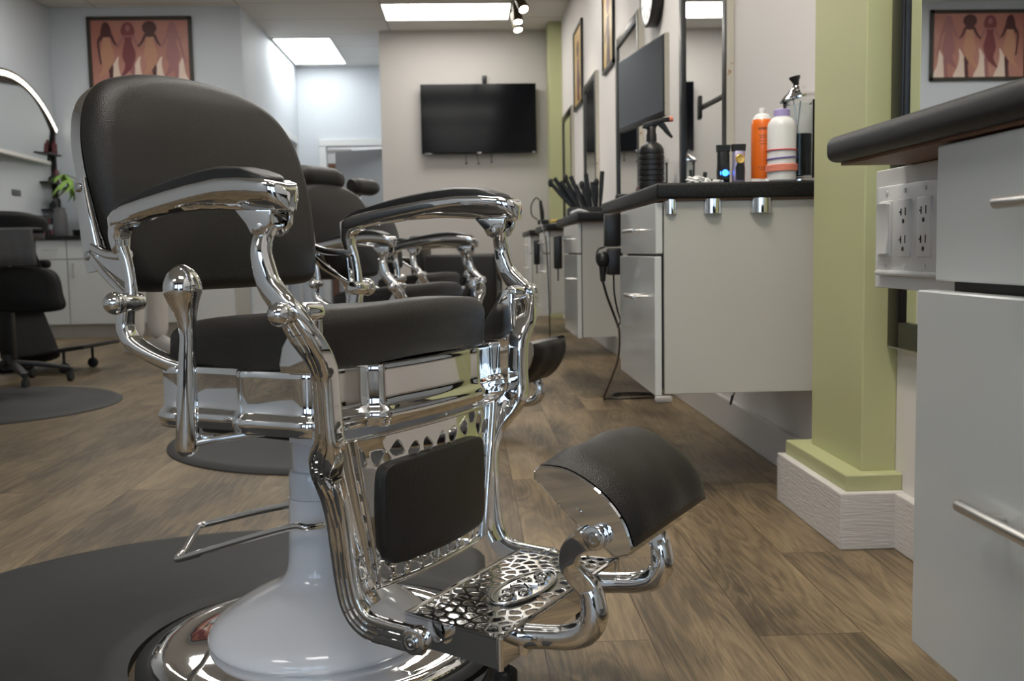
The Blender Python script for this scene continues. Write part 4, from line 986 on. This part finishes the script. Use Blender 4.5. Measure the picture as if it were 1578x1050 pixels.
for k, cx_ in enumerate(cxs):
    sk, dr, hr = ((1, 2, 1), (4, 3, 3), (1, 2, 1), (4, 4, 4))[k]
    SM([(cx_ + .005, -.285), (cx_ + .012, -.17), (cx_ - .01, -.10), (cx_ + .045, -.10), (cx_ + .045, -.18), (cx_ + .035, -.285)], sk)     # legs
    SM([(cx_ - .036, .165), (cx_ - .030, .11), (cx_ - .048, .03), (cx_ - .055, -.03), (cx_ - .035, -.11), (cx_ - .075, -.20), (cx_ - .01, -.16), (cx_ + .035, -.10), (cx_ + .060, -.02), (cx_ + .045, .05), (cx_ + .030, .11), (cx_ + .040, .165)], dr)
    limb((cx_ - .036, .155), (cx_ - .07, .09), (cx_ - .105, .055) if k else (cx_ - .055, -.09), .013, .007, sk)
    limb((cx_ + .040, .155), (cx_ + .068, .09), (cx_ + .10, .055) if k < 3 else (cx_ + .10, -.08), .013, .007, sk)
    SM([(cx_ - .010, .19), (cx_ - .040, .172), (cx_ - .03, .14), (cx_ + .03, .14), (cx_ + .042, .172), (cx_ + .012, .19)], sk)
    if k == 2: SM([(cx_ + .062 * math.cos(a), .215 + .056 * math.sin(a)) for a in (2 * PI * j / 16 for j in range(16))], hr)
    elif k == 1: SM([(cx_ - .055, .16), (cx_ - .058, .20), (cx_ - .035, .25), (cx_, .262), (cx_ + .035, .25), (cx_ + .058, .20), (cx_ + .055, .16), (cx_ + .02, .15), (cx_ - .02, .15)], hr)
    elif k == 0: SM([(cx_ - .052, .10), (cx_ - .042, .20), (cx_ - .02, .258), (cx_ + .01, .262), (cx_ + .035, .23), (cx_ + .050, .13), (cx_ + .02, .14), (cx_ - .02, .14)], hr)
    else: SM([(cx_ - .045, .14), (cx_ - .032, .22), (cx_ - .01, .262), (cx_ + .02, .258), (cx_ + .045, .20), (cx_ + .060, .11), (cx_ + .02, .13), (cx_ - .02, .13)], hr)
    SM([(cx_ + .020 * math.cos(a), .212 + .027 * math.sin(a)) for a in (2 * PI * j / 12 for j in range(12))], sk)
p.build('print', ['pic_bg', 'pic_dark', 'pic_tan', 'pic_wine', 'pic_rose', 'pic_pale'], pc, 0, fix=False)

# ------------------------------------------------------------------ cabinets along the left back wall
wt = MB().box(XL + .005, -1.94, 8.33, 8.925, .815, .845, .005, 2)
tag(wt.build('countertop', 'worktop'), 'long black worktop on the white cabinets under the framed print', 'countertop')
xe = [XL + .01, -3.30, -2.84, -2.38, -1.945]
for i in range(4):
    a, b_ = xe[i], xe[i + 1]
    k = thing('base_cabinet', ('white base cabinet in the left corner, partly behind the trolley', 'white base cabinet under the potted plant', 'white base cabinet right of the plant, behind the person', 'rightmost white base cabinet, at the hallway corner')[i], 'cabinet', (a, 8.36, 0), 0, 'white base cabinets on the left back wall')
    wd = b_ - a
    MB().box(.001, wd - .001, .02, .56, .11, .814).build('carcass', 'white_panel', k, 0)
    MB().box(.001, wd - .001, .06, .55, 0, .11).build('plinth', 'white_panel', k, 0)
    d = MB().box(.004, wd - .004, 0, .018, .655, .805, .002, 1).build('drawer', 'white_gloss', k, 0)
    MB().cyl((wd / 2 - .06, -.025, .735), (wd / 2 + .06, -.025, .735), .005).cyl((wd / 2 - .05, -.025, .735), (wd / 2 - .05, 0, .735), .004).cyl((wd / 2 + .05, -.025, .735), (wd / 2 + .05, 0, .735), .004).build('handle', 'brushed', d)
    d = MB().box(.004, wd - .004, 0, .018, .115, .648, .002, 1).build('door', 'white_gloss', k, 0)
    MB().cyl((.05, -.025, .50), (.05, -.025, .62), .005).cyl((.05, -.025, .51), (.05, 0, .51), .004).cyl((.05, -.025, .61), (.05, 0, .61), .004).build('handle', 'brushed', d)

pl = thing('potted_plant', 'leafy green plant with thin brown trunk on the left worktop', 'plant', (-3.19, 8.55, .845))
MB().lathe([(.001, 0), (.10, 0), (.115, .01), (.12, .05), (.11, .05), (.105, .035), (.001, .035)], n=28).build('pot', 'black', pl)
MB().tube([(0, 0, .02), (.012, 0, .12), (-.004, 0, .24), (.0, 0, .34)], [.024, .018, .014, .009], 10, 24).build('trunk', 'trunk', pl)
lf = MB(); rnd = random.Random(12)
for k in range(9):
    a = k * 2.4; tip = Vector((math.cos(a) * (.10 + .07 * rnd.random()) - .03, math.sin(a) * .12, .38 + .14 * rnd.random())); lf.tube([(0, 0, .32), tip * .6 + Vector((0, 0, .15)), tip], .003, 6, 8)
    for j in range(6):
        b_ = j * 1.05 + rnd.random(); L = .13 + .06 * rnd.random(); d = Vector((math.cos(b_), math.sin(b_), -.15 - .5 * rnd.random())).normalized(); s_ = d.cross(Vector((0, 0, 1))).normalized()
        rows = []
        for t, w_ in ((0, .002), (.2, .016), (.45, .026), (.7, .020), (.9, .008), (1, .001)):
            c_ = tip + d * L * t + Vector((0, 0, -.06 * t * t)); rows.append([c_ - s_ * w_, c_ - Vector((0, 0, .004)), c_ + s_ * w_])
        lf.grid(rows)
fo = lf.build('foliage', 'leaf', pl, 40, fix=False)
o = MB().lathe([(.001, 0), (.055, 0), (.06, .02), (.055, .17), (.045, .20), (.042, .23), (.001, .235)], n=24).build('product_jar', mat('grey_jar', (.10, .10, .105), .35)); o.location = (-3.36, 8.42, .845)
tag(o, 'grey lidded jar left of the potted plant on the worktop', 'jar')
rk = thing('product_rack', 'small black rack of pink and dark bottles on the left worktop', 'rack', (-3.475, 8.50, .845))
MB().box(-.07, .06, -.05, .05, 0, .012).box(-.07, .06, -.05, .05, .10, .108).box(-.07, -.062, -.05, .05, 0, .17).box(.052, .06, -.05, .05, 0, .17).box(-.07, .06, -.05, .05, .165, .172).build('shelf', 'black', rk, 0)
M['pink'] = mat('pink_bottle', (.40, .12, .13), .4); M['dkred'] = mat('dark_red_bottle', (.09, .018, .022), .4)
for k in range(5):
    for z in (.013, .109):
        o = MB().lathe([(.001, 0), (.010, 0), (.0105, .035), (.004, .042), (.004, .05), (.001, .05)], n=12).build('small_bottle', ('pink', 'black', 'dkred')[(k + (z > .05)) % 3])
        o.location = (-3.475 - .05 + k * .023, 8.49, .845 + z); tag(o, 'tiny bottle standing in the small black rack on the left worktop', 'bottle', 'tiny bottles in the worktop rack')
# shelf column beside the arched mirror
sh = thing('wall_shelf', 'narrow black shelf column with three ledges beside the arched mirror', 'shelf', (XL, 8.80, .98))
MB().box(.001, .045, -.012, .012, 0, .78, .002, 1).build('upright', 'black', sh, 0)
for z in (.55, .31, .08): MB().box(.001, .09, -.26, .01, z, z + .016, .002, 1).build('ledge', 'black', sh, 0)
for k, (z, yy, hh, m) in enumerate(((.326, -.03, .13, 'dkred'), (.326, -.085, .07, 'black'), (.326, -.14, .05, 'black'), (.096, -.03, .12, 'black'), (.096, -.085, .10, 'shirt'), (.096, -.14, .07, 'black'), (.566, -.04, .12, 'dkred'))):
    o = MB().lathe([(.001, 0), (.022, 0), (.023, hh * .7), (.010, hh * .85), (.010, hh), (.001, hh)], n=16).build('product_bottle', m); o.location = (XL + .05, 8.80 + yy, .98 + z)
    tag(o, ('dark red bottle at the back of the middle ledge', 'short black bottle on the middle ledge, second from the wall corner', 'squat black bottle on the middle ledge, nearest its end', 'tall black bottle on the lowest ledge', 'grey bottle in the middle of the lowest ledge', 'short black bottle at the end of the lowest ledge', 'dark red bottle on the top ledge of the shelf column')[k], 'bottle', 'bottles on the wall shelf column')
# arched mirror with light strip
am_ = thing('arched_mirror', 'huge arched mirror with a glowing light strip on the left wall', 'mirror', (XL + .0526, 7.888, .395), math.radians(4))
RR = 1.62
pts = [(.0, 0)]
arcp = [(RR * math.cos(a), RR * math.sin(a)) for a in [math.radians(34 + 112 * k / 60) for k in range(61)]]
arcp = [p for p in arcp if p[1] > 1.086]
poly_ = [(arcp[0][0], 1.086)] + arcp + [(arcp[-1][0], 1.086)]
poly_ = [(min(a, .86), b_) for a, b_ in poly_]
TILT = Matrix.Translation((.032, 0, 1.33)) @ Matrix.Rotation(math.radians(4.2), 4, 'Y') @ Matrix.Translation((-.032, 0, -1.33))
MB().prism(poly_, 'x', .030, .036).build('glass', 'mirror', am_, 0).matrix_local = TILT
MB().box(.001, .05, -1.25, .80, 1.055, 1.085, .003).build('sill', 'white_paint', am_, 0)
led = MB(); rows = []
for k in range(61):
    a = math.radians(54.6 + 75 * k / 60); cs, sn = math.cos(a), math.sin(a)
    rows.append([(.016, (RR + .005) * cs, (RR + .005) * sn), (.058, (RR + .005) * cs, (RR + .005) * sn), (.058, (RR + .075) * cs, (RR + .075) * sn), (.002, (RR + .075) * cs, (RR + .075) * sn)])
led.grid(rows, False); led.build('light_channel', 'bronze', am_, 30)
led = MB(); rows = []
for k in range(61):
    a = math.radians(54.8 + 74.6 * k / 60); cs, sn = math.cos(a), math.sin(a)
    rows.append([(.0590, (RR + .022) * cs, (RR + .022) * sn), (.0615, (RR + .04) * cs, (RR + .04) * sn), (.0590, (RR + .058) * cs, (RR + .058) * sn)])
led.grid(rows, False); led.build('light_strip', 'ledwarm', am_, 30)
o = MB().box(.001, .008, -.075, .075, -.022, .022, .002).build('wall_outlet', mat('grey_plate', (.12, .12, .12), .5)); o.location = (XL, 8.09, 1.185)
tag(o, 'dark outlet plate on the left wall below the arched mirror', 'outlet')

# ------------------------------------------------------------------ left foreground clutter: trolley, towel, bag, reclining chair
tg = thing('rolling_trolley', 'black rolling salon trolley with star base at the left edge', 'trolley', (-2.42, 5.30, 0))
b5 = MB()
for k in range(5):
    a = k * 2 * PI / 5 + .35; d = Vector((math.cos(a), math.sin(a), 0)); b5.ribbon([d * .02 + Vector((0, 0, .115)), d * .15 + Vector((0, 0, .10)), d * .29 + Vector((0, 0, .072))], [.05, .045, .035], [.03, .026, .02], 10, (0, 0, 1))
b5.cyl((0, 0, .08), (0, 0, .16), .035); b5.build('star_base', 'black', tg)
for k in range(5):
    a = k * 2 * PI / 5 + .35; c_ = Vector((math.cos(a) * .29, math.sin(a) * .29, 0))
    MB().cyl(c_ + Vector((-.012, .0, .029)), c_ + Vector((.012, 0, .029)), .029, bev=.004).cyl(c_ + Vector((0, 0, .04)), c_ + Vector((0, 0, .075)), .012).build('caster', 'rubber', tg)
MB().box(-.035, .035, -.025, .025, .14, .76, .006).build('column', 'black', tg)
MB().box(-.20, .16, -.16, .16, .76, .80, .01, 2).build('tray', 'black', tg)
tp = MB().pillow([(-.2, -.1), (.10, -.12), (.20, -.02), (.14, .1), (-.1, .12), (-.22, .05)], lambda u, v, h: (u, v, h * (1 - .3 * u)), .09, .05, .02, 48)
o = tp.build('folded_cape', 'blackmatte', None, 60); o.location = (-2.42, 5.385, .801); tag(o, 'black bundled cape lying on top of the rolling trolley', 'cape')
tw = MB(); rows = []
for k in range(13):
    x = .02 + .21 * k / 12; rows.append([(x + .004 * math.sin(k), -.045, .807), (x, -.165, .808), (x + .006, -.178, .80), (x + .012 + .005 * math.sin(k * 1.3), -.184, .74), (x + .018, -.186 - .004 * math.sin(k * 2), .68), (x + .022, -.182, .625)])
tw.grid(rows); o = tw.build('towel', 'towel', None, 50); md_ = o.modifiers.new('thick', 'SOLIDIFY'); md_.thickness = .008; md_.offset = 1
o.location = (-2.42, 5.30, 0); tag(o, 'grey towel draped over the edge of the rolling trolley', 'towel')
bg = thing('bag', 'black bag hanging on the rolling trolley below the grey towel', 'bag', (-2.26, 5.22, .40))
MB().pillow([(-.16, .0), (.15, -.01), (.17, .08), (.12, .20), (-.12, .21), (-.17, .10)], lambda u, v, h: (u, -h, v), .10, .04, .02, 48).build('pouch', 'blackmatte', bg, 60)
MB().tube([(-.10, -.05, .19), (-.06, -.05, .30), (.04, -.05, .31), (.09, -.05, .19)], .008, 8, 20).build('strap', 'blackmatte', bg)
rc = thing('salon_chair', 'black reclining salon chair with leg rest and foot board near the left wall', 'chair', (-2.70, 6.0, 0), math.radians(-10))
MB().box(-.45, .14, -.24, .24, .36, .46, .03, 3).build('seat', 'blackmatte', rc, 50)
MB().box(-.10, .0, -.22, .22, 0, .36, .03, 3, mtx=Matrix.Translation((.17, 0, .06)) @ Matrix.Rotation(math.radians(-20), 4, 'Y')).build('leg_rest', 'blackmatte', rc, 50)
MB().box(0, .40, -.20, .20, -.012, .012, .01, 2, mtx=Matrix.Translation((.16, 0, .10)) @ Matrix.Rotation(math.radians(-8), 4, 'Y')).build('foot_board', 'black', rc)
MB().box(-.52, -.42, -.23, .23, .42, 1.0, .03, 3, mtx=Matrix.Rotation(math.radians(-6), 4, 'Y')).build('backrest', 'blackmatte', rc, 50)
for s_ in (-1, 1):
    MB().box(-.45, .08, s_ * .27 - .03, s_ * .27 + .03, .60, .65, .02, 3).box(-.05, -.01, s_ * .27 - .02, s_ * .27 + .02, .40, .61).build('armrest', 'blackmatte', rc)
    MB().cyl((.40, s_ * .15 - .012, .03), (.40, s_ * .15 + .012, .03), .03, bev=.004).cyl((.40, s_ * .15, .04), (.40, s_ * .15, .13), .008).build('caster', 'rubber', rc)
MB().cyl((-.2, 0, .0), (-.2, 0, .03), .25, bev=.01).cyl((-.2, 0, .03), (-.2, 0, .40), .05).build('pedestal', 'black', rc)

# far black armchair behind the barber chairs
fc = thing('salon_armchair', 'boxy black leather armchair far behind the barber chairs, by the back wall', 'chair', (-.03, 7.55, 0), math.radians(-6))
MB().box(-.26, .26, -.30, -.22, .10, .64, .03, 3).build('armrest', 'leather', fc, 50)
MB().box(-.26, .26, .22, .30, .10, .64, .03, 3).build('armrest', 'leather', fc, 50)
MB().box(-.24, .25, -.22, .22, .30, .44, .03, 3).build('seat', 'leather', fc, 50)
MB().box(-.34, -.24, -.24, .24, .30, .80, .03, 3, mtx=Matrix.Rotation(math.radians(-4), 4, 'Y')).build('backrest', 'leather', fc, 50)
MB().cyl((0, 0, 0), (0, 0, .02), .26, bev=.005).cyl((0, 0, .02), (0, 0, .31), .04).build('pedestal', 'chrome', fc)
MB().tube([(.22, -.2, .36), (.38, -.2, .17), (.42, -.2, .15)], .012, 10, 12).tube([(.22, .2, .36), (.38, .2, .17), (.42, .2, .15)], .012, 10, 12).cyl((.42, -.2, .15), (.42, .2, .15), .012).build('foot_bar', 'chrome', fc)

# storeroom shelf seen through the hall doorway
ss = thing('storage_shelf', 'dark storage shelf with brown boxes seen through the hall doorway', 'shelf', (-1.62, 13.1, 0))
MB().box(-.30, .0, 0, .35, 0, .02).box(-.30, -.28, 0, .35, 0, 2.0).box(.10, .12, 0, .35, 0, 2.0).box(-.30, .12, 0, .35, 1.0, 1.02).box(-.30, .12, 0, .35, 1.45, 1.47).box(-.30, .12, 0, .35, 1.98, 2.0).build('rack', 'brushed', ss, 0)
M['carton'] = mat('brown_carton', (.16, .085, .05), .8)
for k, (x, z, hh) in enumerate(((-.13, 1.021, .28), (-.10, 1.471, .36), (-.1, .021, .5))):
    o = MB().box(-.14, .14, -.12, .12, 0, hh, .004, 1).build('carton', 'carton', None, 0); o.location = (-1.62 + x, 13.27, z)
    tag(o, ('brown carton on the middle board of the storage shelf', 'tall brown carton on the upper board of the storage shelf', 'large brown carton at the bottom of the storage shelf')[k], 'box', 'cartons on the storage shelf')

# ================================================================== PERSON behind the near chair (only the lower legs are in view)
pr = thing('person', 'person in white trousers and white shoes standing behind the nearest chair', 'person', (-2.27, 7.07, 0), math.radians(-35))
def skin(name, V, E_, m, parent, sub=2):
    me = bpy.data.meshes.new(name); me.from_pydata([v[:3] for v in V], E_, []); me.materials.append(M[m])
    o = bpy.data.objects.new(name, me); C.objects.link(o); o.parent = parent
    bm = bmesh.new(); bm.from_mesh(me); ly = bm.verts.layers.skin.verify()
    for i, v in enumerate(bm.verts):
        r = V[i][3]; v[ly].radius = (r, V[i][4] if len(V[i]) > 4 else r); v[ly].use_root = (i == 0)
    bm.to_mesh(me); bm.free()
    o.modifiers.new('skin', 'SKIN').use_smooth_shade = True; s_ = o.modifiers.new('sub', 'SUBSURF'); s_.levels = sub; s_.render_levels = sub
    return o
V = [(0, 0, .86, .105, .08), (0, 0, 1.02, .10, .075), (0, 0, 1.18, .115, .08), (0, 0, 1.32, .095, .07), (0, 0, 1.41, .055), (.02, 0, 1.47, .055), (.03, 0, 1.54, .085, .075), (.02, 0, 1.62, .075)]
E_ = [(0, 1), (1, 2), (2, 3), (3, 4), (4, 5), (5, 6), (6, 7)]
for s_ in (-1, 1):
    n = len(V); V += [(0, s_ * .17, 1.34, .055), (-.02, s_ * .22, 1.08, .042), (.08, s_ * .22, .88, .032), (.11, s_ * .215, .80, .026)]; E_ += [(3, n), (n, n + 1), (n + 1, n + 2), (n + 2, n + 3)]
    m_ = len(V)
    for f_ in range(4): V.append((.13 + .008 * f_, s_ * .215 + (f_ - 1.5) * .018, .715 + .006 * abs(f_ - 1.5), .009)); E_.append((n + 3, m_ + f_))
    V.append((.15, s_ * .185, .755, .010)); E_.append((n + 3, m_ + 4))
    n = len(V); V += [(0, s_ * .09, .80, .085), (.01, s_ * .095, .46, .055), (-.01, s_ * .10, .10, .036), (.05, s_ * .10, .04, .034)]; E_ += [(0, n), (n, n + 1), (n + 1, n + 2), (n + 2, n + 3)]
skin('body', V, E_, 'skin', pr)
V = [(0, 0, .88, .145, .115), (0, 0, .98, .14, .11)]; E_ = [(0, 1)]
for s_ in (-1, 1):
    n = len(V); V += [(0, s_ * .09, .78, .105), (.01, s_ * .095, .46, .078), (-.005, s_ * .10, .22, .075), (-.005, s_ * .10, .07, .078)]; E_ += [(0, n), (n, n + 1), (n + 1, n + 2), (n + 2, n + 3)]
skin('trousers', V, E_, 'trousers', pr)
V = [(0, 0, .85, .185, .145), (0, 0, .96, .170, .132), (0, 0, 1.08, .150, .118), (0, 0, 1.22, .165, .122), (0, 0, 1.34, .135, .105), (0, 0, 1.41, .075, .075)]; E_ = [(0, 1), (1, 2), (2, 3), (3, 4), (4, 5)]
for s_ in (-1, 1):
    n = len(V); V += [(0, s_ * .10, 1.37, .085, .075), (0, s_ * .175, 1.35, .080, .072), (-.015, s_ * .215, 1.22, .068), (-.018, s_ * .222, 1.10, .062)]; E_ += [(4, n), (n, n + 1), (n + 1, n + 2), (n + 2, n + 3)]
skin('shirt', V, E_, 'shirt', pr)
for s_ in (-1, 1):
    q = MB(); q.pillow([(-.09, -.035), (.0, -.042), (.10, -.048), (.17, -.03), (.185, 0), (.17, .03), (.10, .045), (0, .04), (-.09, .033), (-.10, 0)], lambda u, v, h: (u, v + s_ * .10, h * (1.25 - 2.4 * max(0, u) if u > 0 else 1.25)), .075, .05, .02, 48)
    q.build('shoe', 'shoe', pr, 60)
hh_ = MB().ball((0, 0, 1.60), .10, .95, .85, 1.0); hh_.build('hair', 'hair', pr)
fc_ = MB()
fc_.ball((.112, 0, 1.535), .014, 1, .8, 1.5, 10)
fc_.build('nose', 'skin', pr)
for s_ in (-1, 1):
    MB().ball((.098, s_ * .03, 1.56), .010, .6, 1.2, .7, 10).build('eye', 'black', pr); MB().ball((.01, s_ * .083, 1.545), .022, .7, .35, 1.2, 10).build('ear', 'skin', pr)
MB().ball((.104, 0, 1.497), .018, .4, 1.2, .35, 10).build('mouth', 'pink', pr)

# ================================================================== outside ground and render look
struct(MB().box(-30, 30, -40, YF - 3.5, -.2, -.05).build('ground', 'ground', smooth=0))
sc = bpy.context.scene
sc.view_settings.view_transform = 'Standard'; sc.view_settings.look = 'None'; sc.view_settings.gamma = 1.; sc.view_settings.use_curve_mapping = False
sc.view_settings.exposure = .3
